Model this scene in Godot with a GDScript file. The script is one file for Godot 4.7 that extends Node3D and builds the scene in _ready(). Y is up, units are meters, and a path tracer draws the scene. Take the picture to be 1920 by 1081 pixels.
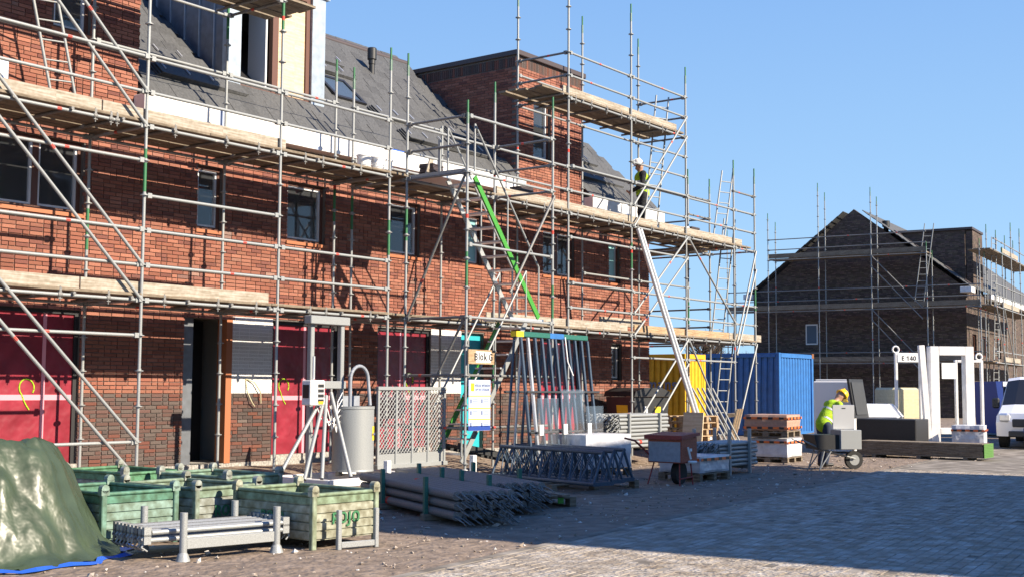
extends Node3D
# World: x runs along the new houses' front, y up, z from the front wall (z = -1.75) towards the street; the scaffold's outer row of poles stands at z = 0.

class MB:
	var v := PackedVector3Array()
	var n := PackedVector3Array()
	var c := PackedColorArray()
	var ix := PackedInt32Array()
	var col := Color.WHITE
	func vert(p: Vector3, nn: Vector3) -> int:
		v.append(p); n.append(nn); c.append(col)
		return v.size() - 1
	func tri(a: Vector3, b: Vector3, d: Vector3) -> void:
		var nn := (b - a).cross(d - a).normalized()
		var i := vert(a, nn); vert(b, nn); vert(d, nn)
		ix.append_array([i, i + 2, i + 1])
	func quad(a: Vector3, b: Vector3, d: Vector3, e: Vector3) -> void:   # counter-clockwise seen from outside
		var nn := (d - a).cross(e - b).normalized()
		var i := vert(a, nn); vert(b, nn); vert(d, nn); vert(e, nn)
		ix.append_array([i, i + 2, i + 1, i, i + 3, i + 2])
	func box(o: Vector3, s: Vector3, b := Basis(), skip_back := false) -> void:
		var x := b.x * s.x * 0.5
		var y := b.y * s.y * 0.5
		var z := b.z * s.z * 0.5
		quad(o - x - y + z, o + x - y + z, o + x + y + z, o - x + y + z)
		if not skip_back:
			quad(o + x - y - z, o - x - y - z, o - x + y - z, o + x + y - z)
		quad(o + x - y + z, o + x - y - z, o + x + y - z, o + x + y + z)
		quad(o - x - y - z, o - x - y + z, o - x + y + z, o - x + y - z)
		quad(o - x + y + z, o + x + y + z, o + x + y - z, o - x + y - z)
		quad(o - x - y - z, o + x - y - z, o + x - y + z, o - x - y + z)
	func span(a: Vector3, b: Vector3) -> void:   # box between two corners
		box((a + b) * 0.5, (b - a).abs())
	func cbox(o: Vector3, s: Vector3, k: float, b := Basis()) -> void:   # box with bevelled edges
		var h := s * 0.5
		var P := func(x: float, y: float, z: float) -> Vector3: return o + b.x * x + b.y * y + b.z * z
		var i := h - Vector3(k, k, k)
		for q in [-1.0, 1.0]:
			var f := func(a: Vector3, bb: Vector3, d: Vector3, e: Vector3) -> void:
				if q > 0: quad(a, bb, d, e)
				else: quad(e, d, bb, a)
			f.call(P.call(q * h.x, -i.y, i.z), P.call(q * h.x, -i.y, -i.z), P.call(q * h.x, i.y, -i.z), P.call(q * h.x, i.y, i.z))
			f.call(P.call(-i.x, q * h.y, i.z), P.call(i.x, q * h.y, i.z), P.call(i.x, q * h.y, -i.z), P.call(-i.x, q * h.y, -i.z))
			f.call(P.call(-i.x, -i.y, q * h.z), P.call(i.x, -i.y, q * h.z), P.call(i.x, i.y, q * h.z), P.call(-i.x, i.y, q * h.z))
			for r in [-1.0, 1.0]:
				var g := func(a: Vector3, bb: Vector3, d: Vector3, e: Vector3) -> void:
					if q * r > 0: quad(a, bb, d, e)
					else: quad(e, d, bb, a)
				g.call(P.call(q * h.x, r * i.y, i.z), P.call(q * h.x, r * i.y, -i.z), P.call(q * i.x, r * h.y, -i.z), P.call(q * i.x, r * h.y, i.z))
				g.call(P.call(-i.x, q * h.y, r * i.z), P.call(-i.x, q * i.y, r * h.z), P.call(i.x, q * i.y, r * h.z), P.call(i.x, q * h.y, r * i.z))
				g.call(P.call(q * h.x, -i.y, r * i.z), P.call(q * h.x, i.y, r * i.z), P.call(q * i.x, i.y, r * h.z), P.call(q * i.x, -i.y, r * h.z))
				for t in [-1.0, 1.0]:
					if q * r * t > 0: tri(P.call(q * h.x, r * i.y, t * i.z), P.call(q * i.x, r * h.y, t * i.z), P.call(q * i.x, r * i.y, t * h.z))
					else: tri(P.call(q * h.x, r * i.y, t * i.z), P.call(q * i.x, r * i.y, t * h.z), P.call(q * i.x, r * h.y, t * i.z))
	func tube(a: Vector3, b: Vector3, r: float, sides := 8, r2 := -1.0, caps := true) -> void:
		if r2 < 0.0: r2 = r
		var d := (b - a).normalized()
		var u := d.cross(Vector3.UP if absf(d.y) < 0.9 else Vector3.RIGHT).normalized()
		var w := d.cross(u)
		var i0 := v.size()
		for k in sides:
			var t := TAU * k / sides
			var e := u * cos(t) + w * sin(t)
			vert(a + e * r, e); vert(b + e * r2, e)
		for k in sides:
			var p := i0 + 2 * k
			var q := i0 + 2 * ((k + 1) % sides)
			ix.append_array([p, q + 1, q, p, p + 1, q + 1])
		if caps:
			for k in range(1, sides - 1):
				var t1 := TAU * k / sides
				var t2 := TAU * (k + 1) / sides
				tri(a + u * r, a + (u * cos(t2) + w * sin(t2)) * r, a + (u * cos(t1) + w * sin(t1)) * r)
				tri(b + u * r2, b + (u * cos(t1) + w * sin(t1)) * r2, b + (u * cos(t2) + w * sin(t2)) * r2)
	func path(pts: Array, r: float, sides := 6) -> void:
		for i in pts.size() - 1:
			tube(pts[i], pts[i + 1], r, sides)
	func prism(poly: Array, o: Vector3, ex: Vector3, ey: Vector3, ez: Vector3) -> void:   # outline in ex, ey (counter-clockwise), pulled along ez
		var p2 := PackedVector2Array(poly)
		var t := Geometry2D.triangulate_polygon(p2)
		var F := func(q: Vector2, w: float) -> Vector3: return o + ex * q.x + ey * q.y + ez * w
		for k in range(0, t.size(), 3):
			var a := p2[t[k]]
			var b := p2[t[k + 1]]
			var d := p2[t[k + 2]]
			if (b - a).cross(d - a) < 0.0:
				var s := b; b = d; d = s
			tri(F.call(a, 1.0), F.call(b, 1.0), F.call(d, 1.0))
			tri(F.call(a, 0.0), F.call(d, 0.0), F.call(b, 0.0))
		for k in p2.size():
			var a := p2[k]
			var b := p2[(k + 1) % p2.size()]
			quad(F.call(a, 0.0), F.call(b, 0.0), F.call(b, 1.0), F.call(a, 1.0))
	func lathe(prof: Array, o: Vector3, sides := 16) -> void:   # [radius, height] from bottom to top
		for k in prof.size() - 1:
			var a: Array = prof[k]
			var b: Array = prof[k + 1]
			var sl := Vector2(b[1] - a[1], a[0] - b[0]).normalized()
			var i0 := v.size()
			for s in sides:
				var t := TAU * s / sides
				var e := Vector3(cos(t), 0, sin(t))
				var nn := (e * sl.x + Vector3.UP * sl.y).normalized()
				vert(o + e * a[0] + Vector3.UP * a[1], nn); vert(o + e * b[0] + Vector3.UP * b[1], nn)
			for s in sides:
				var p := i0 + 2 * s
				var q := i0 + 2 * ((s + 1) % sides)
				ix.append_array([p, q, q + 1, p, q + 1, p + 1])
	func mesh() -> ArrayMesh:
		var arr := []
		arr.resize(Mesh.ARRAY_MAX)
		arr[Mesh.ARRAY_VERTEX] = v
		arr[Mesh.ARRAY_NORMAL] = n
		arr[Mesh.ARRAY_COLOR] = c
		arr[Mesh.ARRAY_INDEX] = ix
		var m := ArrayMesh.new()
		m.add_surface_from_arrays(Mesh.PRIMITIVE_TRIANGLES, arr)
		return m

var M := {}
var rng := RandomNumberGenerator.new()
var counts := {}

func numbered(s: String) -> String:
	var k: int = counts.get(s, 0)
	counts[s] = k + 1
	return s if k == 0 else "%s_%03d" % [s, k]

func thing(called: String, label: String, category: String, pos := Vector3.ZERO, turn := 0.0, group := "") -> Node3D:
	var o := Node3D.new()
	o.name = numbered(called)
	add_child(o)
	o.position = pos
	o.rotation.y = turn
	o.set_meta("label", label)
	o.set_meta("category", category)
	if group: o.set_meta("group", group)
	return o

func part(parent: Node, called: String, mb: MB, mat: String) -> MeshInstance3D:
	return inst(parent, called, mb.mesh(), mat)

func inst(parent: Node, called: String, mesh: Mesh, mat: String, xf := Transform3D()) -> MeshInstance3D:
	var o := MeshInstance3D.new()
	o.name = called
	o.mesh = mesh
	o.material_override = null
	for s in mesh.get_surface_count():
		o.set_surface_override_material(s, M[mat])
	o.transform = xf
	parent.add_child(o, true)
	return o

func structure(called: String, mb: MB, mat: String) -> MeshInstance3D:
	var o := part(self, called, mb, mat)
	o.name = called
	o.set_meta("kind", "structure")
	return o

func stuff(o: Node) -> Node:
	o.set_meta("kind", "stuff")
	return o

func text(parent: Node, called: String, words: String, at: Vector3, size: float, mat: String, turn := Basis()) -> void:
	var t := TextMesh.new()
	var f := SystemFont.new()
	f.font_names = PackedStringArray(["Droid Sans"])
	f.font_weight = 700
	t.font = f
	t.font_size = 32
	t.pixel_size = size / 32.0
	t.depth = 0.004
	t.text = words
	inst(parent, called, t, mat, Transform3D(turn, at))

func noise_tex(freq: float, lo: Color, hi: Color, seed_ := 1, oct := 4, type := FastNoiseLite.TYPE_SIMPLEX_SMOOTH, size := 512) -> NoiseTexture2D:
	var t := NoiseTexture2D.new()
	var nz := FastNoiseLite.new()
	nz.seed = seed_
	nz.frequency = freq
	nz.noise_type = type
	nz.fractal_octaves = oct
	t.width = size; t.height = size
	t.seamless = true
	t.noise = nz
	var g := Gradient.new()
	g.set_color(0, lo); g.set_color(1, hi)
	t.color_ramp = g
	return t

func bump_tex(freq: float, seed_ := 1, oct := 4, strength := 8.0, size := 512) -> NoiseTexture2D:
	var t := NoiseTexture2D.new()
	var nz := FastNoiseLite.new()
	nz.seed = seed_
	nz.frequency = freq
	nz.fractal_octaves = oct
	t.width = size; t.height = size
	t.seamless = true
	t.as_normal_map = true
	t.bump_strength = strength
	t.noise = nz
	return t

func grain_tex(lo: Color, hi: Color, seed_ := 3) -> ImageTexture:   # long streaks: planks
	var im := Image.create(256, 256, false, Image.FORMAT_RGB8)
	var a := FastNoiseLite.new()
	a.seed = seed_; a.frequency = 0.02; a.fractal_octaves = 4
	for y in 256:
		for x in 256:
			var w := a.get_noise_2d(x * 0.35, y * 6.0) * 0.6 + a.get_noise_2d(x * 3.0 + 500.0, y * 3.0) * 0.25
			im.set_pixel(x, y, lo.lerp(hi, clampf(0.5 + w, 0.0, 1.0)))
	return ImageTexture.create_from_image(im)

func course_tex() -> ImageTexture:   # brick courses too far away to be told apart: 2 m square
	var g := RandomNumberGenerator.new()
	g.seed = 4
	var im := Image.create(256, 256, false, Image.FORMAT_RGB8)
	im.fill(Color(0.62, 0.6, 0.57))
	for row in 32:
		var x := -(g.randi() % 20)
		while x < 256:
			var w := 27 if g.randf() < 0.7 else 13
			var t := g.randf_range(0.6, 1.0)
			im.fill_rect(Rect2i(x, row * 8 + 1, w - 2, 6), Color(t, t * g.randf_range(0.9, 1.0), t * g.randf_range(0.86, 0.98)))
			x += w
	return ImageTexture.create_from_image(im)

func mat(key: String, lin: Color, rough := 0.7, metal := 0.0, tex: Texture2D = null, scale := 1.0, nrm: Texture2D = null, nscale := 1.0, vc := false, world := true) -> StandardMaterial3D:
	var m := StandardMaterial3D.new()
	m.resource_name = key
	m.albedo_color = lin.linear_to_srgb()
	m.roughness = rough
	m.metallic = metal
	if tex: m.albedo_texture = tex
	if nrm:
		m.normal_enabled = true
		m.normal_texture = nrm
		m.normal_scale = nscale
	if tex or nrm:
		m.uv1_triplanar = true
		m.uv1_world_triplanar = world
		m.uv1_scale = Vector3.ONE * scale
	m.vertex_color_use_as_albedo = vc
	M[key] = m
	return m

func materials() -> void:
	var W := Color(1, 1, 1)
	var speck := noise_tex(0.03, Color(0.62, 0.62, 0.62), W, 5, 5)
	var coarse := noise_tex(0.012, Color(0.88, 0.87, 0.86), W, 9, 4)
	var fine_b := bump_tex(0.08, 4, 4, 6.0)
	mat("brick", W, 0.9, 0.0, speck, 5.0, fine_b, 0.6, true)
	mat("mortar", Color(0.21, 0.185, 0.165), 0.95, 0.0, speck, 4.0)
	mat("galvanised", Color(0.43, 0.45, 0.45), 0.48, 0.2, noise_tex(0.05, Color(0.68, 0.68, 0.68), W, 12, 5), 3.0)
	mat("old_tube", Color(0.36, 0.37, 0.37), 0.6, 0.3, noise_tex(0.04, Color(0.5, 0.48, 0.46), W, 13, 5), 2.5)
	mat("dark_steel", Color(0.1, 0.105, 0.11), 0.5, 0.4, speck, 3.0)
	mat("blue_steel", Color(0.1, 0.15, 0.22), 0.5, 0.3, speck, 3.0)
	mat("green_paint", Color(0.05, 0.25, 0.1), 0.6, 0.0, speck, 6.0)
	mat("bright_green", Color(0.08, 0.42, 0.05), 0.45, 0.0, speck, 3.0)
	mat("teal_green", Color(0.03, 0.2, 0.15), 0.5, 0.0, speck, 3.0)
	mat("red_mark", Color(0.6, 0.05, 0.03), 0.7)
	mat("plank", Color(0.3, 0.25, 0.19), 0.9, 0.0, grain_tex(Color(0.6, 0.57, 0.53), W, 3), 0.9)
	mat("toe_board", Color(0.46, 0.425, 0.37), 0.85, 0.0, grain_tex(Color(0.68, 0.64, 0.58), W, 7), 0.7)
	mat("pale_wood", Color(0.52, 0.38, 0.24), 0.85, 0.0, grain_tex(Color(0.66, 0.62, 0.56), W, 8), 1.2)
	mat("plywood", Color(0.72, 0.58, 0.4), 0.8, 0.0, grain_tex(Color(0.85, 0.82, 0.78), W, 11), 0.6)
	mat("white_paint", Color(0.8, 0.8, 0.8), 0.45, 0.0, coarse, 0.6)
	mat("white_plain", Color(0.8, 0.8, 0.79), 0.5)
	mat("roof_tile", Color(0.115, 0.118, 0.12), 0.75, 0.0, noise_tex(0.02, Color(0.66, 0.66, 0.66), W, 21, 5), 1.5, fine_b, 0.5, true)
	mat("zinc", Color(0.42, 0.49, 0.56), 0.42, 0.55, coarse, 0.8)
	mat("zinc_dark", Color(0.2, 0.22, 0.25), 0.45, 0.5, coarse, 0.8)
	mat("brown_frame", Color(0.11, 0.045, 0.03), 0.5)
	mat("orange_brown", Color(0.35, 0.12, 0.05), 0.6)
	mat("sash", Color(0.6, 0.62, 0.64), 0.4)
	mat("black", Color(0.02, 0.02, 0.022), 0.5)
	mat("black_plastic", Color(0.028, 0.029, 0.031), 0.45, 0.0, coarse, 2.0)
	mat("coping", Color(0.06, 0.045, 0.045), 0.5)
	mat("bare_concrete", Color(0.38, 0.37, 0.35), 0.9)
	mat("door_yellow", Color(0.3, 0.22, 0.1), 0.7)
	mat("concrete", Color(0.5, 0.48, 0.44), 0.9, 0.0, speck, 1.2, fine_b, 0.5)
	mat("yellow_box", Color(0.75, 0.42, 0.01), 0.5, 0.0, coarse, 0.5)
	mat("blue_box", Color(0.03, 0.16, 0.45), 0.5, 0.0, coarse, 0.5)
	mat("blue_bin", Color(0.01, 0.04, 0.22), 0.45)
	mat("rust", Color(0.3, 0.12, 0.05), 0.9, 0.0, speck, 4.0)
	mat("red_film", Color(0.31, 0.028, 0.05), 0.38, 0.0, noise_tex(0.006, Color(0.75, 0.7, 0.7), W, 31, 5), 0.5, bump_tex(0.009, 33, 3, 8.0), 0.45)
	mat("film_tape", Color(0.72, 0.3, 0.36), 0.35)
	mat("tarp", Color(0.06, 0.085, 0.048), 0.38, 0.0, noise_tex(0.008, Color(0.72, 0.72, 0.68), W, 41, 5), 0.6, bump_tex(0.02, 43, 3, 6.0), 0.35)
	mat("tarp_blue", Color(0.02, 0.1, 0.5), 0.5)
	mat("bin_steel", Color(0.62, 0.66, 0.63), 0.6, 0.1, noise_tex(0.02, Color(0.58, 0.55, 0.48), W, 51, 6), 0.7, null, 1.0, true)
	mat("red_cart", Color(0.38, 0.045, 0.04), 0.55, 0.0, speck, 2.0)
	mat("orange_cart", Color(0.5, 0.12, 0.06), 0.6, 0.0, speck, 2.0)
	mat("grey_blue", Color(0.28, 0.31, 0.36), 0.6, 0.0, coarse, 1.5)
	mat("wrap", Color(0.66, 0.67, 0.69), 0.3, 0.0, noise_tex(0.008, Color(0.85, 0.85, 0.87), W, 61, 3), 1.0, bump_tex(0.012, 63, 2, 8.0), 0.5)
	mat("pack_stone", Color(0.42, 0.27, 0.2), 0.6, 0.0, coarse, 2.0)
	mat("tape_orange", Color(0.75, 0.16, 0.03), 0.45)
	mat("yellow_label", Color(0.8, 0.55, 0.02), 0.6)
	mat("alu", Color(0.66, 0.67, 0.68), 0.35, 0.6)
	mat("hivis", Color(0.42, 0.66, 0.02), 0.85, 0.0, noise_tex(0.02, Color(0.8, 0.8, 0.75), W, 15, 4), 1.5, bump_tex(0.02, 16, 3, 14.0), 1.0)
	mat("reflective", Color(0.6, 0.62, 0.62), 0.4)
	mat("dark_cloth", Color(0.018, 0.02, 0.025), 0.9, 0.0, noise_tex(0.02, Color(0.7, 0.7, 0.7), W, 17, 4), 1.5, bump_tex(0.02, 16, 3, 14.0), 1.0)
	mat("navy_cloth", Color(0.02, 0.03, 0.06), 0.9)
	mat("skin", Color(0.45, 0.24, 0.16), 0.6)
	mat("helmet_yellow", Color(0.85, 0.5, 0.01), 0.35)
	mat("helmet_white", Color(0.8, 0.8, 0.8), 0.35)
	mat("car_white", Color(0.78, 0.78, 0.79), 0.2)
	mat("tyre", Color(0.02, 0.02, 0.02), 0.85)
	mat("plate_yellow", Color(0.75, 0.5, 0.02), 0.5)
	mat("blue_panel", Color(0.02, 0.06, 0.3), 0.5)
	mat("sign_blue", Color(0.45, 0.52, 0.7), 0.5)
	mat("sign_ink", Color(0.12, 0.15, 0.25), 0.6)
	mat("turquoise", Color(0.02, 0.36, 0.42), 0.5)
	mat("cyan_film", Color(0.25, 0.5, 0.5), 0.3)
	mat("dark_brick", W, 0.9, 0.0, speck, 5.0, fine_b, 0.6, true)
	mat("dirt", Color(0.29, 0.225, 0.175), 0.95, 0.0, noise_tex(0.012, Color(0.7, 0.68, 0.65), W, 71, 6, FastNoiseLite.TYPE_SIMPLEX_SMOOTH, 1024), 0.23, bump_tex(0.06, 73, 5, 5.0), 0.6)
	mat("pebble", W, 0.9, 0.0, null, 1.0, null, 1.0, true)
	mat("paver", W, 0.9, 0.0, noise_tex(0.008, Color(0.66, 0.6, 0.52), W, 81, 6, FastNoiseLite.TYPE_SIMPLEX_SMOOTH, 1024), 0.35, fine_b, 0.6, true)
	mat("road_bed", Color(0.34, 0.305, 0.26), 0.95, 0.0, noise_tex(0.012, Color(0.55, 0.53, 0.5), W, 91, 6), 0.3)
	mat("far_brick", Color(0.145, 0.115, 0.098), 0.9, 0.0, course_tex(), 0.5)
	mat("bark", Color(0.1, 0.075, 0.055), 0.95)
	mat("shed_roof", Color(0.05, 0.055, 0.065), 0.6)
	mat("grass", Color(0.09, 0.11, 0.04), 0.95, 0.0, coarse, 0.2)
	var g := mat("glass", Color(0.6, 0.65, 0.7, 0.12), 0.03)
	g.albedo_color.a = 0.03
	g.transparency = BaseMaterial3D.TRANSPARENCY_ALPHA
	g.metallic_specular = 0.5
	mat("board_green", Color(0.12, 0.3, 0.06), 0.8, 0.0, speck, 5.0)
	mat("insulation", Color(0.6, 0.55, 0.36), 0.9, 0.0, coarse, 2.0)

# ---------- ground ----------
func gy(x: float, z: float) -> float:
	var up := 0.4 * smoothstep(20.0, 42.0, x)
	var wall := 0.28 * smoothstep(1.2, -1.3, z) * (1.0 - smoothstep(17.0, 22.0, x))
	return -0.35 + maxf(up, wall)

func ground() -> void:
	var nz := FastNoiseLite.new()
	nz.seed = 3; nz.frequency = 0.9; nz.fractal_octaves = 3
	var xs := []
	var x := -60.0
	while x < 160.0:
		xs.append(x)
		x += 0.16 if x > -5.0 and x < 22.0 else (0.6 if x > -9.0 and x < 34.0 else 4.0)
	var zs := []
	var z := -110.0
	while z < 60.0:
		zs.append(z)
		z += 0.16 if z > -2.0 and z < 9.0 else (0.6 if z > -9.0 and z < 14.0 else 4.0)
	var mb := MB.new()
	for j in zs.size():
		for i in xs.size():
			var px: float = xs[i]
			var pz: float = zs[j]
			var road := smoothstep(0.25, -0.1, pz - road_edge(px))
			var hgt := gy(px, pz) + nz.get_noise_2d(px, pz) * 0.025 * road - 0.012 * (1.0 - road)
			mb.vert(Vector3(px, hgt, pz), Vector3.UP)
	for j in zs.size() - 1:
		for i in xs.size() - 1:
			var a := j * xs.size() + i
			mb.ix.append_array([a, a + 1, a + xs.size() + 1, a, a + xs.size() + 1, a + xs.size()])
	# smooth normals from the height field
	for j in range(1, zs.size() - 1):
		for i in range(1, xs.size() - 1):
			var a := j * xs.size() + i
			var dx := mb.v[a + 1] - mb.v[a - 1]
			var dz := mb.v[a + xs.size()] - mb.v[a - xs.size()]
			mb.n[a] = dz.cross(dx).normalized()
	structure("ground", mb, "dirt")

func road_edge(x: float) -> float:
	return 7.08 - 0.115 * x

func road() -> void:
	# paved street: bedding sheet, and real pavers with open joints where they can be told apart
	var bed := MB.new()
	var step := 2.0
	var x := -40.0
	while x < 60.0:
		var a := road_edge(x) + 0.1
		var b := road_edge(x + step) + 0.1
		bed.quad(Vector3(x, gy(x, a) + 0.0145, a), Vector3(x, gy(x, 16.0) + 0.0145, 16.5), Vector3(x + step, gy(x + step, 16.0) + 0.0145, 16.5), Vector3(x + step, gy(x + step, b) + 0.0145, b))
		x += step
	var road_o := structure("road", bed, "road_bed")
	rng.seed = 11
	var variants := []
	for k in 6:
		var mb := MB.new()
		var t := rng.randf_range(0.86, 1.08)
		mb.col = Color(0.5 * t, 0.465 * t, 0.42 * t)
		mb.cbox(Vector3.ZERO, Vector3(0.205, 0.03, 0.098), 0.008)
		variants.append(mb.mesh())
	var rest := MB.new()
	var singles := 0
	var dirn := Vector3(1, 0, -0.115).normalized()
	var across := Vector3(0.115, 0, 1).normalized()
	var bas := Basis(dirn, Vector3.UP, -across)
	bas = Basis(dirn, Vector3.UP, dirn.cross(Vector3.UP))
	for row in 62:
		var s := -7.5 + (0.105 if row % 2 else 0.0)
		while s < 14.5:
			var o := Vector3(0, 0, 7.08) + dirn * s + across * (0.27 + row * 0.106)
			s += 0.213
			if rng.randf() < 0.025: continue
			var q := Vector3(o.x, gy(o.x, o.z) + 0.002 + rng.randf_range(-0.002, 0.003), o.z)
			var tilt := bas.rotated(dirn, rng.randf_range(-0.02, 0.02)).rotated(Vector3.UP, rng.randf_range(-0.015, 0.015))
			if singles < 300 and o.x > -2.2 and o.x < 2.8 and o.z > 7.25:
				singles += 1
				inst(road_o, "paver", variants[rng.randi() % 6], "paver", Transform3D(tilt, q))
			else:
				var t := rng.randf_range(0.86, 1.08)
				rest.col = Color(0.5 * t, 0.465 * t, 0.42 * t)
				rest.box(q, Vector3(0.204, 0.03, 0.097), tilt)
	stuff(part(road_o, "pavers", rest, "paver"))
	# concrete edging
	var kerb := MB.new()
	for k in 40:
		var a := Vector3(0, 0, 7.08) + dirn * (-9.0 + k * 0.8)
		kerb.cbox(a + across * 0.12 + Vector3(0, gy(a.x, a.z) - 0.03, 0) , Vector3(0.79, 0.1, 0.14), 0.012, bas)
	structure("kerb", kerb, "road_bed")

func litter() -> void:
	rng.seed = 77
	var mb := MB.new()
	for k in 5200:
		var x := rng.randf_range(-5.5, 24.0)
		var z := rng.randf_range(-0.9, 8.0)
		if z > road_edge(x) + 0.3 and rng.randf() < 0.8: continue
		var r := rng.randf_range(0.006, 0.022) if rng.randf() < 0.93 else rng.randf_range(0.02, 0.05)
		var t := rng.randf_range(0.5, 1.5)
		mb.col = Color(0.3 * t, 0.25 * t, 0.2 * t) if rng.randf() < 0.8 else Color(0.55, 0.53, 0.5)
		var b := Basis(Vector3(rng.randf() - 0.5, 1, rng.randf() - 0.5).normalized(), rng.randf() * TAU)
		var o := Vector3(x, gy(x, z) + r * 0.3, z)
		var p := []
		for q in [Vector3.RIGHT, Vector3.LEFT, Vector3.UP, Vector3.DOWN, Vector3.BACK, Vector3.FORWARD]:
			p.append(o + b * (q * r * rng.randf_range(0.6, 1.2) * Vector3(1.3, 0.7, 1.0)))
		for f in [[0, 2, 4], [4, 2, 1], [1, 2, 5], [5, 2, 0], [4, 3, 0], [1, 3, 4], [5, 3, 1], [0, 3, 5]]:
			mb.tri(p[f[0]], p[f[1]], p[f[2]])
	var o := part(self, "gravel", mb, "pebble")
	o.name = "gravel"
	o.set_meta("label", "loose stones and crumbs of mortar scattered over the bare earth")
	o.set_meta("category", "gravel")
	stuff(o)

# ---------- the new house ----------
const WALL := -1.75
# openings in the front wall: x0, y0, x1, y1
var holes := [[-2.2, 0.12, 0.2, 2.42], [2.13, 0.0, 3.14, 2.42], [4.05, 0.1, 5.7, 2.45], [6.74, 0.1, 8.33, 2.45], [9.3, 0.0, 10.07, 2.45], [12.2, 0.1, 13.8, 2.42], [15.2, 1.5, 15.68, 2.4],
	[-1.75, 3.88, 0.16, 4.98], [2.33, 3.9, 2.86, 4.98], [4.34, 3.9, 5.29, 4.98], [7.03, 3.9, 7.96, 4.98], [9.5, 3.9, 9.98, 4.98], [12.25, 3.9, 13.55, 4.98], [15.08, 3.92, 15.6, 4.98], [-0.45, 6.66, 0.2, 7.95], [11.85, 6.55, 12.55, 8.0]]

func in_hole(x0: float, x1: float, y: float) -> float:   # how far a brick is cut: returns 0 when clear
	for h in holes:
		if y + 0.025 > h[1] and y - 0.025 < h[3] and x1 > h[0] and x0 < h[2]:
			return 1.0
	return 0.0

var patch := FastNoiseLite.new()

func brick_color(zone: int, at := Vector2(99, 99)) -> Color:
	var c := brick_tone(zone)
	if zone == 2 or at.x > 90.0: return c
	patch.seed = 14; patch.frequency = 0.55
	c *= 1.0 + 0.16 * patch.get_noise_2dv(at)
	var bloom := smoothstep(0.28, 0.6, patch.get_noise_2dv(at * 1.7 + Vector2(40, 7))) * (0.6 if rng.randf() < 0.4 else 0.15)
	return c.lerp(Color(0.5, 0.42, 0.37), bloom * 0.7)

func brick_tone(zone: int) -> Color:
	var t := rng.randf_range(0.82, 1.18)
	var q := rng.randf()
	if zone == 2:
		return Color(1.0, 0.99, 0.97) * rng.randf_range(0.93, 1.02)
	if zone == 1:
		if q < 0.22: return Color(0.25 * t, 0.095 * t, 0.065 * t)
		if q < 0.6: return Color(0.155 * t, 0.085 * t, 0.07 * t)
		return Color(0.125 * t, 0.09 * t, 0.08 * t)
	if q < 0.16: return Color(0.27 * t, 0.1 * t, 0.075 * t)
	if q < 0.6: return Color(0.37 * t, 0.135 * t, 0.088 * t)
	return Color(0.44 * t, 0.18 * t, 0.12 * t)

func bricks(parent: Node, x0: float, x1: float, y0: float, y1: float, single: Rect2, cut: bool) -> void:
	var rest := MB.new()
	var variants := {}
	var row := 0
	var y := y0 + 0.031
	while y < y1:
		var x := x0 - (0.111 if row % 2 else 0.0)
		while x < x1:
			var w := 0.21 if rng.randf() < 0.75 else 0.1
			var a := maxf(x, x0)
			var b := minf(x + w, x1)
			x += w + 0.012
			if b - a < 0.03: continue
			if cut:
				var free := [[a, b]]
				for h in holes:
					if y + 0.025 > h[1] and y - 0.025 < h[3]:
						var left := []
						for f in free:
							if f[1] <= h[0] or f[0] >= h[2]: left.append(f)
							else:
								if f[0] < h[0]: left.append([f[0], h[0]])
								if f[1] > h[2]: left.append([h[2], f[1]])
						free = left
				if free.is_empty(): continue
				a = free[0][0]; b = free[0][1]
				if b - a < 0.03: continue
			var zone := 0
			if y < 1.17: zone = 1
			elif y < 2.47 and ((a > 3.13 and b < 4.06) or (a > 8.32 and b < 9.31)): zone = 2
			var o := Vector3((a + b) * 0.5, y, WALL + 0.002 + rng.randf_range(-0.002, 0.003))
			if single.has_point(Vector2(o.x, o.y)):
				var key := "%d_%d_%d" % [roundi((b - a) * 1000.0), zone, rng.randi() % 5]
				if not variants.has(key):
					var mb := MB.new()
					mb.col = brick_color(zone, Vector2(o.x, o.y))
					mb.cbox(Vector3.ZERO, Vector3(b - a, 0.051, 0.03), 0.003)
					variants[key] = mb.mesh()
				inst(parent, "brick", variants[key], "brick", Transform3D(Basis(), o))
			else:
				rest.col = brick_color(zone, Vector2(o.x, o.y))
				rest.box(o, Vector3(b - a, 0.051, 0.03), Basis(), true)
		y += 0.0625
		row += 1
	stuff(part(parent, "brickwork", rest, "brick"))

func wall_slab(mb: MB, x0: float, x1: float, y0: float, y1: float) -> void:   # mortar bed with the openings left out
	var xs := [x0, x1]
	for h in holes:
		for q in [h[0], h[2]]:
			if q > x0 and q < x1: xs.append(q)
	xs.sort()
	for i in xs.size() - 1:
		var xm: float = (xs[i] + xs[i + 1]) * 0.5
		if xs[i + 1] - xs[i] < 0.001: continue
		var cuts := []
		for h in holes:
			if xm > h[0] and xm < h[2] and h[3] > y0 and h[1] < y1: cuts.append([h[1], h[3]])
		cuts.sort_custom(func(p, q): return p[0] < q[0])
		var y := y0
		for k in cuts:
			if k[0] > y: mb.span(Vector3(xs[i], y, WALL - 0.3), Vector3(xs[i + 1], k[0], WALL))
			y = k[1]
		if y < y1: mb.span(Vector3(xs[i], y, WALL - 0.3), Vector3(xs[i + 1], y1, WALL))

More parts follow.
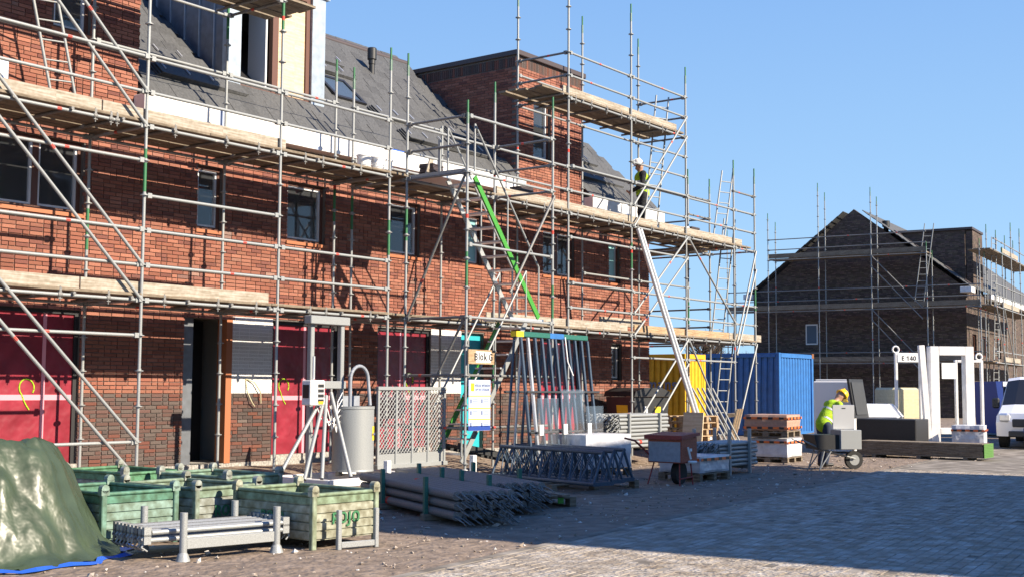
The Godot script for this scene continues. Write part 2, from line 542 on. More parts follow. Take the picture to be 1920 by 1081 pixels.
func window(parent: Node, x0: float, y0: float, x1: float, y1: float, mullions: Array, frame := "brown_frame", film := "") -> void:
	var z := WALL - 0.1
	var f := MB.new()
	var t := 0.06
	f.span(Vector3(x0, y0, z - 0.06), Vector3(x0 + t, y1, z + 0.03)); f.span(Vector3(x1 - t, y0, z - 0.06), Vector3(x1, y1, z + 0.03))
	f.span(Vector3(x0 + t, y0, z - 0.06), Vector3(x1 - t, y0 + t, z + 0.03)); f.span(Vector3(x0 + t, y1 - t, z - 0.06), Vector3(x1 - t, y1, z + 0.03))
	for m in mullions: f.span(Vector3(m - 0.05, y0 + t, z - 0.055), Vector3(m + 0.05, y1 - t, z + 0.028))
	var w := part(parent, "window", f, frame)
	var edges := [x0 + t]
	for m in mullions: edges.append_array([m - 0.05, m + 0.05])
	edges.append(x1 - t)
	for k in range(0, edges.size(), 2):
		var a: float = edges[k]
		var b: float = edges[k + 1]
		var s := MB.new()
		var e := 0.035
		s.span(Vector3(a, y0 + t, z - 0.04), Vector3(a + e, y1 - t, z + 0.012)); s.span(Vector3(b - e, y0 + t, z - 0.04), Vector3(b, y1 - t, z + 0.012))
		s.span(Vector3(a + e, y0 + t, z - 0.04), Vector3(b - e, y0 + t + e, z + 0.012)); s.span(Vector3(a + e, y1 - t - e, z - 0.04), Vector3(b - e, y1 - t, z + 0.012))
		part(w, "sash", s, "sash")
		var g := MB.new()
		g.span(Vector3(a + e, y0 + t + e, z - 0.02), Vector3(b - e, y1 - t - e, z - 0.008))
		part(w, "pane", g, film if film else "glass")
	var sill := MB.new()
	sill.span(Vector3(x0 - 0.03, y0 - 0.06, WALL - 0.09), Vector3(x1 + 0.03, y0 - 0.003, WALL + 0.045))
	part(w, "sill", sill, "orange_brown")

func film_panel(parent: Node, x0: float, y0: float, x1: float, y1: float, posts: Array) -> void:   # opening closed with red plastic sheet
	var z := WALL - 0.07
	var f := MB.new()
	f.span(Vector3(x0, y0, z - 0.08), Vector3(x0 + 0.07, y1, z + 0.03)); f.span(Vector3(x1 - 0.07, y0, z - 0.08), Vector3(x1, y1, z + 0.03))
	f.span(Vector3(x0 + 0.07, y1 - 0.06, z - 0.08), Vector3(x1 - 0.07, y1, z + 0.03))
	var w := part(parent, "doorway", f, "black")
	var mb := MB.new()
	mb.span(Vector3(x0 + 0.07, y0, z - 0.05), Vector3(x1 - 0.07, y1 - 0.06, z))
	part(w, "plastic_sheet", mb, "red_film")
	for p in posts:
		var t := MB.new()
		t.span(Vector3(p - 0.03, y0, z + 0.001), Vector3(p + 0.03, y1 - 0.06, z + 0.005))
		part(w, "tape", t, "film_tape")
	var b := MB.new()
	b.span(Vector3(x0 + 0.07, y0 + 0.95, z + 0.002), Vector3(x1 - 0.07, y0 + 1.03, z + 0.006))
	part(w, "tape", b, "film_tape")
	var s := MB.new()
	s.span(Vector3(x0, y0 - 0.1, WALL - 0.15), Vector3(x1, y0 - 0.003, WALL + 0.03))
	part(w, "threshold", s, "concrete")

func roof_tiles(parent: Node, x0: float, x1: float, s0: float, s1: float, eave: Vector3, slope: float, singles: bool, skip: Array) -> void:
	var up := Vector3(0, sin(slope), -cos(slope))
	var nrm := Vector3(0, cos(slope), sin(slope))
	var variants := []
	for k in 5:
		var mb := MB.new()
		var t := rng.randf_range(0.75, 1.25)
		mb.col = Color(t, t, t)
		mb.box(Vector3.ZERO, Vector3(0.297, 0.03, 0.4))
		variants.append(mb.mesh())
	var rest := MB.new()
	var n := 0
	var row := 0
	var s := s0
	while s < s1:
		var x := x0 - (0.15 if row % 2 else 0.0)
		while x < x1:
			var o := Vector3(x + 0.15, eave.y, eave.z) + up * (s + 0.17) + nrm * (0.03 + rng.randf_range(-0.004, 0.006))
			x += 0.3
			if x > x1 + 0.1 or o.x < x0 + 0.1: continue
			var bad := false
			for k in skip:
				if o.x > k[0] and o.x < k[1] and s > k[2] and s < k[3]: bad = true
			if bad: continue
			var b := Basis(Vector3.RIGHT, nrm, Vector3.RIGHT.cross(nrm)).rotated(Vector3.RIGHT, 0.085)
			if singles and n < 300 and s < 3.2:
				n += 1
				inst(parent, "roof_tile", variants[rng.randi() % 5], "roof_tile", Transform3D(b, o))
			else:
				var t := rng.randf_range(0.75, 1.25)
				rest.col = Color(t, t, t)
				rest.box(o, Vector3(0.297, 0.03, 0.4), b)
		s += 0.33
		row += 1
	if rest.v.size(): stuff(part(parent, "roof_tiles", rest, "roof_tile"))

func tower(parent: Node, x0: float, x1: float, depth: float, top: float) -> void:   # brick bay that rises through the eaves
	var m := MB.new()
	m.span(Vector3(x0, 5.55, WALL - depth), Vector3(x0 + 0.25, top, WALL - 0.3))
	m.span(Vector3(x1 - 0.25, 5.55, WALL - depth), Vector3(x1, top, WALL - 0.3))
	m.span(Vector3(x0 + 0.25, top - 0.3, WALL - depth), Vector3(x1 - 0.25, top - 0.1, WALL - 0.3))
	part(parent, "bay_wall", m, "mortar")
	# side bricks (two cheeks) as one mass, laid in their own courses
	var s := MB.new()
	var y := 5.58
	var row := 0
	while y < top - 0.32:
		var z := WALL - 0.02 - (0.1 if row % 2 else 0.0)
		while z > WALL - depth + 0.1:
			s.col = brick_color(0)
			s.box(Vector3(x0 - 0.002, y, z - 0.105), Vector3(0.02, 0.051, 0.21))
			s.col = brick_color(0)
			s.box(Vector3(x1 + 0.002, y, z - 0.105), Vector3(0.02, 0.051, 0.21))
			z -= 0.222
		y += 0.0625
		row += 1
	# soldier course
	var z2 := WALL - 0.03
	while z2 > WALL - depth + 0.05:
		s.col = brick_color(1)
		s.box(Vector3(x0 - 0.002, top - 0.2, z2), Vector3(0.02, 0.21, 0.052))
		s.box(Vector3(x1 + 0.002, top - 0.2, z2), Vector3(0.02, 0.21, 0.052))
		z2 -= 0.0625
	var xx := x0 + 0.03
	while xx < x1:
		s.col = brick_color(1)
		s.box(Vector3(xx, top - 0.2, WALL + 0.004), Vector3(0.052, 0.21, 0.02))
		xx += 0.0625
	stuff(part(parent, "bay_brickwork", s, "brick"))
	var c := MB.new()
	c.cbox(Vector3((x0 + x1) * 0.5, top + 0.01, WALL - depth * 0.5 + 0.03), Vector3(x1 - x0 + 0.1, 0.12, depth + 0.1), 0.012)
	part(parent, "coping", c, "coping")

func house() -> void:
	var h := thing("terraced_house", "red brick terraced house under construction wrapped in scaffolding, with zinc dormer and dark tiled roof", "house")
	rng.seed = 5
	var m := MB.new()
	wall_slab(m, -2.7, 17.02, -0.4, 5.6)
	wall_slab(m, -1.35, 1.1, 5.6, 8.9)
	wall_slab(m, 11.2, 13.9, 5.6, 8.87)
	m.span(Vector3(16.72, -0.4, -10.0), Vector3(17.02, 5.6, WALL - 0.3))
	m.prism([Vector2(0.0, 5.6), Vector2(8.25, 5.6), Vector2(4.0, 9.0)], Vector3(16.75, 0, -1.9), Vector3(0, 0, -1), Vector3.UP, Vector3(0.25, 0, 0))
	m.span(Vector3(-3.0, -0.4, -10.0), Vector3(-2.7, 9.0, WALL))
	m.span(Vector3(-2.7, -0.4, -10.3), Vector3(17.02, 5.6, -10.0))
	part(h, "wall", m, "mortar")
	bricks(h, -2.7, 17.02, -0.02, 5.56, Rect2(0.22, 0.0, 1.92, 2.36), true)
	bricks(h, -1.35, 1.1, 5.57, 8.57, Rect2(), true)
	bricks(h, 11.2, 13.9, 5.57, 8.56, Rect2(), true)
	var e := MB.new()   # brick end wall seen at the corner
	rng.seed = 6
	var y := 0.0
	while y < 5.5:
		var z := WALL - 0.02
		while z > -9.9:
			e.col = brick_color(1 if y < 1.17 else 0)
			e.box(Vector3(17.022, y + 0.03, z - 0.105), Vector3(0.02, 0.051, 0.21))
			z -= 0.222
		y += 0.0625
	stuff(part(h, "end_brickwork", e, "brick"))
	for q in [[3.145, 4.045], [8.335, 9.295]]:
		var wp := MB.new()
		wp.span(Vector3(q[0], 1.175, WALL + 0.0005), Vector3(q[1], 2.48, WALL + 0.0135))
		part(h, "white_joint_bed", wp, "white_plain")
	tower(h, -1.35, 1.1, 3.35, 8.9)
	tower(h, 11.2, 13.9, 3.35, 8.87)
	var b := MB.new()
	b.span(Vector3(-2.7, -0.45, WALL - 0.3), Vector3(17.02, 0.0, WALL + 0.03))
	part(h, "footing", b, "concrete")
	var fl := MB.new()
	fl.span(Vector3(-2.7, -0.2, -10.0), Vector3(16.7, 0.0, WALL - 0.3))
	fl.span(Vector3(-2.7, 2.6, -10.0), Vector3(16.7, 2.85, WALL - 0.3))
	fl.span(Vector3(-2.7, 5.3, -10.0), Vector3(16.7, 5.5, WALL - 0.3))
	part(h, "floor_slab", fl, "bare_concrete")
	# partition walls and back rooms keep the inside dark
	var pw := MB.new()
	for px in [3.6, 6.2, 10.9, 14.6]: pw.span(Vector3(px, 0.0, -9.9), Vector3(px + 0.15, 5.3, WALL - 0.32))
	pw.span(Vector3(-2.6, 0.0, -6.2), Vector3(16.6, 5.3, -6.0))
	part(h, "partition", pw, "bare_concrete")
	# roof
	var sl := deg_to_rad(41.6)
	var eave := Vector3(0, 5.93, -1.53)
	var deck := MB.new()
	for r in [[1.1, 11.2], [13.9, 17.2]]:
		deck.prism([Vector2(0, 0), Vector2(-3.45, 3.06), Vector2(-8.1, -0.73), Vector2(-8.1, -0.88), Vector2(-3.45, 2.87), Vector2(0, -0.1)], Vector3(r[0], 6.02, -1.65), Vector3(0, 0, 1), Vector3.UP, Vector3(r[1] - r[0], 0, 0) )
	var rf := part(h, "roof", deck, "black")
	rng.seed = 9
	roof_tiles(rf, 1.1, 11.2, 0.02, 4.85, eave, sl, true, [[3.2, 5.75, 1.3, 5.0], [6.45, 7.35, 1.75, 2.6]])
	roof_tiles(rf, 13.9, 17.2, 0.02, 4.85, eave, sl, false, [])
	var rd := MB.new()
	rd.tube(Vector3(1.1, 9.12, -5.1), Vector3(11.2, 9.12, -5.1), 0.09, 8); rd.tube(Vector3(13.9, 9.12, -5.1), Vector3(17.2, 9.12, -5.1), 0.09, 8)
	part(rf, "ridge", rd, "coping")
	# roof battens and loose tiles waiting to be laid
	var up := Vector3(0, sin(sl), -cos(sl))
	var nr := Vector3(0, cos(sl), sin(sl))
	var rb := Basis(Vector3.RIGHT, nr, Vector3.RIGHT.cross(nr))
	for q in [[1.6, 0.9, 1.9], [1.3, 1.55, 1.2], [7.3, 1.5, 1.6], [7.6, 0.75, 1.7], [9.6, 1.45, 1.2], [6.3, 3.0, 1.5], [6.6, 3.5, 1.2], [9.0, 0.8, 1.4], [14.2, 1.0, 2.0], [14.4, 1.9, 1.6]]:
		var t := MB.new()
		for k in 3: t.box(Vector3(q[0] + q[2] * 0.5 + k * 0.03, 5.85, -1.45) + up * q[1] + nr * (0.075 + k * 0.024), Vector3(q[2], 0.022, 0.34), rb.rotated(Vector3.UP, 0.02 * k))
		part(rf, "loose_tile_row", t, "roof_tile")
		for k in 3:
			var hk := MB.new()
			hk.box(Vector3(q[0] + 0.2 + k * 0.5, 5.85, -1.45) + up * (q[1] + 0.05) + nr * 0.16, Vector3(0.025, 0.02, 0.2), rb)
			part(rf, "roof_hook", hk, "alu")
	var vp := MB.new()
	vp.lathe([[0.065, -0.3], [0.065, 0.14], [0.078, 0.15], [0.078, 0.24], [0.105, 0.26], [0.105, 0.5], [0.09, 0.52], [0.0, 0.52]], Vector3(9.0, 8.35, -4.15), 18)
	part(rf, "vent_pipe", vp, "black_plastic")
	var so := Vector3(6.9, 5.85, -1.45) + up * 2.18 + nr * 0.07
	var sk := MB.new()
	for q in [[-0.39, 0.0, 0.08, 0.9], [0.39, 0.0, 0.08, 0.9]]: sk.box(so + Vector3.RIGHT * q[0], Vector3(q[2], 0.08, q[3]), rb)
	for q in [-0.41, 0.41]: sk.box(so + up * q, Vector3(0.7, 0.08, 0.08), rb)
	var sko := part(rf, "skylight", sk, "black")
	var skp := MB.new()
	skp.box(so, Vector3(0.7, 0.03, 0.74), rb)
	part(sko, "pane", skp, "blue_steel")
	# white box gutters
	for r in [[1.02, 11.2], [13.92, 17.35], [-2.9, -1.3]]:
		var g := MB.new()
		g.cbox(Vector3((r[0] + r[1]) * 0.5, 5.74, -1.6), Vector3(r[1] - r[0], 0.32, 0.3), 0.008)
		var go := part(h, "gutter", g, "white_paint")
		var gx: float = r[0] + 1.5
		while gx < r[1]:
			var gj := MB.new()
			gj.span(Vector3(gx, 5.585, -1.4495), Vector3(gx + 0.09, 5.895, -1.447))
			part(go, "joint_tape", gj, "sign_blue")
			gx += 2.2
		var gb := MB.new()
		gb.span(Vector3(r[0] + 0.1, 5.902, -1.58), Vector3(r[1] - 0.1, 5.935, -1.5))
		part(go, "foil", gb, "tarp_blue")
	# dormer clad in zinc
	var d := MB.new()
	var dz := -2.35
	d.prism([Vector2(0, 6.55), Vector2(0, 9.1), Vector2(-2.9, 9.1)], Vector3(3.3, 0, dz), Vector3(0, 0, 1), Vector3.UP, Vector3(0.12, 0, 0))
	var dm := part(h, "dormer", d, "zinc_dark")
	d = MB.new()
	d.prism([Vector2(0, 6.55), Vector2(0, 9.1), Vector2(-2.9, 9.1)], Vector3(5.55, 0, dz), Vector3(0, 0, 1), Vector3.UP, Vector3(0.12, 0, 0))
	part(dm, "cheek", d, "zinc_dark")
	for k in 6:
		var sm := MB.new()
		var zz := dz - 0.25 - k * 0.42
		sm.span(Vector3(3.275, 6.62 + (k * 0.42 + 0.25) * 0.88, zz - 0.012), Vector3(3.299, 9.1, zz + 0.012))
		part(dm, "seam", sm, "zinc")
	var fr := MB.new()
	fr.span(Vector3(3.28, 6.58, dz), Vector3(3.62, 8.75, dz + 0.1)); fr.span(Vector3(5.36, 6.58, dz), Vector3(5.7, 8.75, dz + 0.1))
	fr.span(Vector3(3.2, 8.75, dz - 0.02), Vector3(5.78, 9.15, dz + 0.14))
	part(dm, "facing", fr, "zinc")
	var tp := MB.new()
	tp.span(Vector3(3.2, 9.15, dz - 3.0), Vector3(5.78, 9.25, dz + 0.16))
	part(dm, "dormer_roof", tp, "zinc")
	var wf := MB.new()
	wf.span(Vector3(3.62, 6.6, dz - 0.06), Vector3(5.36, 6.7, dz + 0.04)); wf.span(Vector3(4.42, 6.7, dz - 0.06), Vector3(4.56, 8.75, dz + 0.04)); wf.span(Vector3(5.26, 6.7, dz - 0.06), Vector3(5.36, 8.75, dz + 0.04))
	wf.span(Vector3(3.62, 6.7, dz - 0.06), Vector3(3.66, 8.75, dz + 0.04)); wf.span(Vector3(4.56, 8.62, dz - 0.06), Vector3(5.26, 8.75, dz + 0.04))
	var wfo := part(dm, "window_frame", wf, "brown_frame")
	var pl := MB.new()
	pl.span(Vector3(4.56, 6.7, dz - 0.03), Vector3(5.26, 8.62, dz))
	part(wfo, "plywood_panel", pl, "plywood")
	var gl := MB.new()
	gl.span(Vector3(4.3, 6.7, dz - 0.5), Vector3(4.34, 8.7, dz - 0.02))
	part(wfo, "casement", gl, "sash")
	# first floor windows
	window(h, -1.75, 3.88, 0.16, 4.98, [-0.6])
	window(h, 2.33, 3.9, 2.86, 4.98, [])
	window(h, 4.34, 3.9, 5.29, 4.98, [])
	window(h, 7.03, 3.9, 7.96, 4.98, [])
	window(h, 9.5, 3.9, 9.98, 4.98, [], "brown_frame", "cyan_film")
	window(h, 12.25, 3.9, 13.55, 4.98, [12.9])
	window(h, 15.08, 3.92, 15.6, 4.98, [], "brown_frame", "cyan_film")
	window(h, -0.45, 6.66, 0.2, 7.95, [])
	window(h, 11.85, 6.55, 12.55, 8.0, [])
	window(h, 15.2, 1.5, 15.68, 2.4, [], "black")
	film_panel(h, -2.2, 0.12, 0.2, 2.42, [-1.2, -0.35])
	film_panel(h, 4.05, 0.1, 5.7, 2.45, [4.9])
	film_panel(h, 6.74, 0.1, 8.33, 2.45, [7.5])
	film_panel(h, 12.2, 0.1, 13.8, 2.42, [13.0])
	for q in [[-0.62, 1.25], [7.75, 1.45], [4.4, 1.3]]:
		var sp := MB.new()
		var pts := []
		for k in 15:
			var a := -0.6 + k * 0.42
			pts.append(Vector3(q[0] + cos(a) * (0.13 - k * 0.002), q[1] + sin(a) * 0.13 - maxf(0.0, k - 11) * 0.07, WALL - 0.066))
		sp.path(pts, 0.012, 5)
		part(h, "spray_mark", sp, "hivis")
	var cl := MB.new()
	cl.path([Vector3(3.45, 1.42, WALL + 0.02), Vector3(3.47, 1.2, WALL + 0.05), Vector3(3.55, 1.02, WALL + 0.08), Vector3(3.63, 0.95, WALL + 0.06)], 0.01, 6)
	cl.path([Vector3(3.45, 1.42, WALL + 0.02), Vector3(3.62, 1.36, WALL + 0.06), Vector3(3.75, 1.2, WALL + 0.07), Vector3(3.78, 1.0, WALL + 0.05)], 0.01, 6)
	part(h, "loose_cable", cl, "insulation")
	# entrance
	var en := MB.new()
	en.span(Vector3(2.13, 0.0, WALL - 0.28), Vector3(2.42, 2.42, WALL - 0.12))
	var eno := part(h, "entrance", en, "zinc_dark")
	var ep := MB.new()
	ep.span(Vector3(2.3, 0.0, WALL - 1.05), Vector3(2.8, 2.42, WALL - 0.98))
	part(eno, "door_panel", ep, "door_yellow")
	var eb := MB.new()
	eb.span(Vector3(2.8, 0.0, WALL - 1.08), Vector3(3.3, 2.42, WALL - 0.96))
	part(eno, "dark_post", eb, "black")
	var eo := MB.new()
	eo.span(Vector3(3.0, 0.0, WALL - 0.2), Vector3(3.125, 2.42, WALL + 0.04))
	part(eno, "brown_post", eo, "orange_brown")
	var nt := MB.new()
	nt.span(Vector3(2.5, 1.45, WALL - 0.979), Vector3(2.66, 1.75, WALL - 0.976))
	part(eno, "notice", nt, "white_plain")
	var td := MB.new()
	td.span(Vector3(9.3, 0.0, WALL - 0.16), Vector3(10.07, 2.45, WALL - 0.08))
	part(h, "turquoise_door", td, "turquoise")

# ---------- scaffolding ----------
func standard(parent: Node, x: float, z: float, y0: float, y1: float, spigot := false, paint := -1.0) -> void:
	var mb := MB.new()
	mb.tube(Vector3(x, y0, z), Vector3(x, y1, z), 0.0245, 10)
	var y := ceilf(y0 * 2.0) / 2.0
	while y < y1 - 0.1:
		mb.tube(Vector3(x, y - 0.006, z), Vector3(x, y + 0.006, z), 0.062, 10)
		mb.tube(Vector3(x, y - 0.03, z), Vector3(x, y + 0.03, z), 0.031, 8)
		y += 0.5
	if y0 < 0.3: mb.tube(Vector3(x, y0, z), Vector3(x, y0 + 0.012, z), 0.09, 8)
	var o := part(parent, "standard", mb, "galvanised")
	if spigot:
		var s := MB.new()
		s.tube(Vector3(x, y1, z), Vector3(x, y1 + 0.22, z), 0.019, 8)
		s.tube(Vector3(x, y1 - 0.2, z), Vector3(x, y1 - 0.001, z), 0.0252, 8)
		part(o, "spigot", s, "green_paint")
	if paint > 0.0:
		var s := MB.new()
		s.tube(Vector3(x, paint, z), Vector3(x, paint + 0.62, z), 0.0253, 10, -1.0, false)
		part(o, "green_paint", s, "green_paint")
	if rng.randf() < 0.6:
		var s := MB.new()
		var yy := y0 + (y1 - y0) * rng.randf_range(0.35, 0.85)
		s.tube(Vector3(x, yy, z), Vector3(x, yy + 0.07, z), 0.0256, 10, -1.0, false)
		part(o, "red_band", s, "red_mark")

func bar(parent: Node, called: String, a: Vector3, b: Vector3, r := 0.0242, m := "galvanised") -> MeshInstance3D:
	var mb := MB.new()
	mb.tube(a, b, r, 10)
	var d := (b - a).normalized()
	if called != "brace":   # wedge heads
		mb.box(a + d * 0.045, Vector3(0.07, 0.07, 0.07), Basis())
		mb.box(b - d * 0.045, Vector3(0.07, 0.07, 0.07), Basis())
	else:
		mb.box(a + d * 0.03, Vector3(0.05, 0.09, 0.03)); mb.box(b - d * 0.03, Vector3(0.05, 0.09, 0.03))
	var o := part(parent, called, mb, m)
	if rng.randf() < 0.4:
		var s := MB.new()
		var t := rng.randf_range(0.2, 0.8)
		s.tube(a.lerp(b, t), a.lerp(b, t) + d * 0.07, r + 0.001, 8, -1.0, false)
		part(o, "red_band", s, "red_mark")
	return o

func run(parent: Node, xs: Array, y: float, z: float) -> void:
	for i in xs.size() - 1: bar(parent, "ledger", Vector3(xs[i] + 0.03, y, z), Vector3(xs[i + 1] - 0.03, y, z))

func deck(parent: Node, x0: float, x1: float, y: float, z0: float, z1: float, seed_: int) -> void:   # loose scaffold boards side by side
	rng.seed = seed_
	var zs := []
	var z := z0
	var k := 0
	while z - 0.2 > z1:
		zs.append(z - 0.1)
		z -= 0.225 if k != 3 else 0.28
		k += 1
	for zc in zs:
		var x := x0 - rng.randf_range(0.0, 0.3)
		while x < x1:
			var l := minf(rng.randf_range(2.4, 3.9), x1 + rng.randf_range(0.05, 0.25) - x)
			if l < 0.3: break
			var mb := MB.new()
			mb.cbox(Vector3(x + l * 0.5, y + 0.075 + rng.randf_range(-0.004, 0.004), zc), Vector3(l - 0.01, 0.042, 0.205), 0.004)
			part(parent, "plank", mb, "plank")
			x += l
	# short tubes under the boards
	var xx := x0 + 0.5
	while xx < x1:
		var t := MB.new()
		t.tube(Vector3(xx, y + 0.024, z0 + 0.05), Vector3(xx, y + 0.024, z1 - 0.02), 0.024, 8)
		part(parent, "transom", t, "old_tube")
		xx += rng.randf_range(0.75, 1.0)

func toe(parent: Node, x0: float, x1: float, y: float, z := -0.055, m := "toe_board") -> void:
	var mb := MB.new()
	mb.cbox(Vector3((x0 + x1) * 0.5, y + 0.165, z), Vector3(x1 - x0, 0.19, 0.034), 0.004)
	part(parent, "toe_board", mb, m)

func clamp_on(parent: Node, x: float, y: float, z := 0.0) -> void:
	var mb := MB.new()
	mb.tube(Vector3(x - 0.03, y, z), Vector3(x + 0.03, y, z), 0.036, 8)
	mb.box(Vector3(x, y + 0.05, z), Vector3(0.035, 0.09, 0.05))
	mb.tube(Vector3(x, y - 0.09, z + 0.012), Vector3(x, y + 0.11, z + 0.012), 0.009, 6)
	mb.box(Vector3(x, y - 0.05, z + 0.01), Vector3(0.06, 0.012, 0.03))
	mb.tube(Vector3(x - 0.12, y + 0.055, z - 0.02), Vector3(x + 0.02, y + 0.075, z), 0.008, 6)
	part(parent, "coupler", mb, "old_tube")

func ladder(parent: Node, a: Vector3, b: Vector3, wide := 0.36, out := Vector3.RIGHT, m := "galvanised") -> void:
	var mb := MB.new()
	var s := out.normalized() * wide * 0.5
	mb.tube(a - s, b - s, 0.022, 8)
	mb.tube(a + s, b + s, 0.022, 8)
	var n := int((b - a).length() / 0.28)
	for k in range(1, n): mb.tube(a.lerp(b, float(k) / n) - s, a.lerp(b, float(k) / n) + s, 0.014, 6)
	part(parent, "ladder", mb, m)

func scaffolds() -> void:
	rng.seed = 21
	var A := thing("facade_scaffold", "tube scaffold with board decks in front of the red film doorways and the zinc dormer", "scaffold")
	var xa := [-2.57, 0.0, 2.57, 5.14]
	for i in 4:
		standard(A, xa[i], 0.0, -0.12, [9.0, 9.0, 9.0, 7.1][i], i == 3, [-1.0, 4.05, 7.0, 3.6][i])
		standard(A, xa[i], -1.36, -0.08, [9.0, 9.0, 7.3, 7.1][i], i > 2, [2.2, 3.3, 7.1, 4.3][i])
	for y in [2.5, 5.0]:
		run(A, xa, y, 0.0)
		run(A, xa, y, -1.36)
		for x in xa: bar(A, "transom", Vector3(x, y, -0.03), Vector3(x, y, -1.33))
	for y in [3.0, 3.5, 5.5, 6.0]: run(A, xa, y, 0.0)
	run(A, [0.0, 2.57], 4.0, 0.0)
	run(A, [-2.57, 0.0], 4.5, 0.0)
	run(A, [-2.57, 0.0], 3.5, 0.05)
	run(A, [-2.57, 0.0], 6.0, 0.055)
	run(A, [-2.57, 0.0], 2.0, 0.0)
	run(A, [-2.57, 0.0], 0.5, 0.0)
	run(A, [2.57, 5.14], 6.5, -1.36)
	run(A, [0.0, 2.57], 6.5, -1.36)
	run(A, [-2.57, 0.0, 2.57], 7.5, 0.0)
	run(A, [-2.57, 0.0, 2.57], 7.5, -1.36)
	for x in [0.0, 2.57]: bar(A, "transom", Vector3(x, 7.5, -0.03), Vector3(x, 7.5, -1.33), 0.0242, "old_tube")
	for q in [[5.0, 7.5], [5.5, 8.0], [2.5, 5.0], [3.0, 5.5], [0.5, 3.0], [0.0, 2.5]]:
		bar(A, "brace", Vector3(-0.03, q[0], 0.05), Vector3(-2.57, q[1], 0.05))
	deck(A, -2.6, 5.6, 5.0, 0.02, -1.38, 31)
	deck(A, -2.6, 5.6, 2.5, 0.02, -1.38, 32)
	deck(A, -2.6, 3.15, 7.5, 0.02, -1.3, 33)
	rng.seed = 22
	toe(A, -2.6, -0.72, 5.0); toe(A, -0.7, 2.72, 5.0)
	toe(A, -2.6, -0.98, 2.5); toe(A, -0.96, 2.42, 2.5)
	for x in [-1.3, -0.55, 0.39, 1.37, 2.12, 3.27, 3.63, 4.69]: clamp_on(A, x, 2.5)
	for x in [-0.85, -0.6, 0.4 - 0.9, 0.5, 1.45, 2.1, 3.1, 3.5, 4.4]: clamp_on(A, x, 5.0)
	ladder(A, Vector3(-0.62, 5.1, -1.0), Vector3(-1.25, 7.6, -1.0), 0.34, Vector3(1, 0, 0.35))
	# right-hand run
	var B := thing("facade_scaffold", "taller tube scaffold around the brick bay and the house corner, with inclined ladders", "scaffold")
	var xb := [5.6, 8.17, 10.74, 13.31, 15.88, 18.45, 19.68]
	var tf := [7.1, 7.1, 10.2, 10.0, 9.05, 7.1, 7.05]
	var tb := [7.05, 6.6, 9.95, 9.95, 10.0, 7.0, 6.9]
	for i in 7:
		standard(B, xb[i], 0.0, -0.3, tf[i], i != 2, [3.9, 1.2, -1.0, 4.0, -1.0, -1.0, 3.4][i])
		standard(B, xb[i], -1.36, -0.2, tb[i], i != 1, [4.2, -1.0, 3.6, -1.0, -1.0, 3.0, -1.0][i])
	for y in [2.5, 5.0]:
		run(B, xb, y, 0.0)
		run(B, xb, y, -1.36)
		for x in xb: bar(B, "transom", Vector3(x, y, -0.03), Vector3(x, y, -1.33))
	for y in [3.0, 3.5]: run(B, xb.slice(2), y, 0.0)
	for y in [5.5, 6.0]: run(B, xb, y, 0.0)
	run(B, [5.6, 8.17], 6.5, -1.36); run(B, [5.6, 8.17], 5.5, -1.36)
	run(B, [10.74, 13.31], 3.52, 0.052); run(B, [10.74, 13.31, 15.88], 6.02, 0.055)
	run(B, [13.31, 15.88], 6.5, 0.0); run(B, [13.31, 15.88], 7.0, 0.0)
	run(B, [13.31, 15.88, 18.45], 2.0, 0.0); run(B, [13.31, 15.88, 18.45], 4.0, -1.36)
	run(B, [10.74, 13.31, 15.88], 4.5, 0.0)
	for y in [7.5, 8.0, 8.5]:
		run(B, [10.74, 13.31, 15.88], y, 0.0)
		bar(B, "transom", Vector3(10.74, y, -0.03), Vector3(10.74, y, -1.33), 0.0242, "old_tube")
		bar(B, "transom", Vector3(15.88, y, -0.03), Vector3(15.88, y, -1.33), 0.0242, "old_tube")
	run(B, [10.74, 13.31, 15.88], 7.5, -1.36); run(B, [10.74, 13.31], 8.2, -1.36)
	for q in [[15.88, 5.0, 13.34, 3.0], [15.88, 4.5, 13.34, 2.5], [15.88, 2.5, 13.34, 0.4], [15.88, 1.9, 13.8, 0.1], [15.9, 5.0, 18.42, 3.0], [15.9, 2.5, 17.9, 0.2], [13.35, 5.0, 15.86, 7.5], [13.35, 5.5, 15.86, 8.0], [19.66, 5.0, 18.48, 2.5], [19.66, 4.5, 18.48, 2.2], [19.66, 2.5, 18.5, 0.3]]:
		bar(B, "brace", Vector3(q[0], q[1], 0.05), Vector3(q[2], q[3], 0.05))
	deck(B, 5.7, 19.2, 5.0, 0.02, -1.38, 34)
	deck(B, 5.7, 19.5, 2.5, 0.02, -1.38, 35)
	deck(B, 9.95, 15.6, 7.5, 0.02, -1.2, 36)
	rng.seed = 23
	toe(B, 8.3, 10.7, 5.0); toe(B, 10.5, 14.6, 5.0, -0.09); toe(B, 14.65, 19.0, 5.0)
	toe(B, 8.0, 13.2, 2.5); toe(B, 13.5, 18.2, 2.5, -0.055, "pale_wood"); toe(B, 18.22, 20.1, 2.5)
	toe(B, 10.6, 15.5, 7.5)
	toe(B, 13.5, 15.4, 2.72, -1.0)
	for k in 18: clamp_on(B, 8.6 + k * 0.62, 5.0)
	for k in 16: clamp_on(B, 8.7 + k * 0.68, 2.5)
	for k in 8: clamp_on(B, 11.0 + k * 0.62, 7.5)
	ladder(B, Vector3(15.0, 5.1, -0.5), Vector3(15.62, 8.55, -0.5), 0.4, Vector3(1, 0, 0.35))
	ladder(B, Vector3(18.7, 5.1, -0.6), Vector3(19.3, 7.2, -0.6), 0.4, Vector3(1, 0, 0.35))
	ladder(B, Vector3(18.6, 2.6, -0.6), Vector3(19.4, 5.9, -0.6), 0.4, Vector3(1, 0, 0.35))
	ladder(B, Vector3(18.6, -0.2, -0.6), Vector3(19.4, 3.3, -0.6), 0.4, Vector3(1, 0, 0.35))
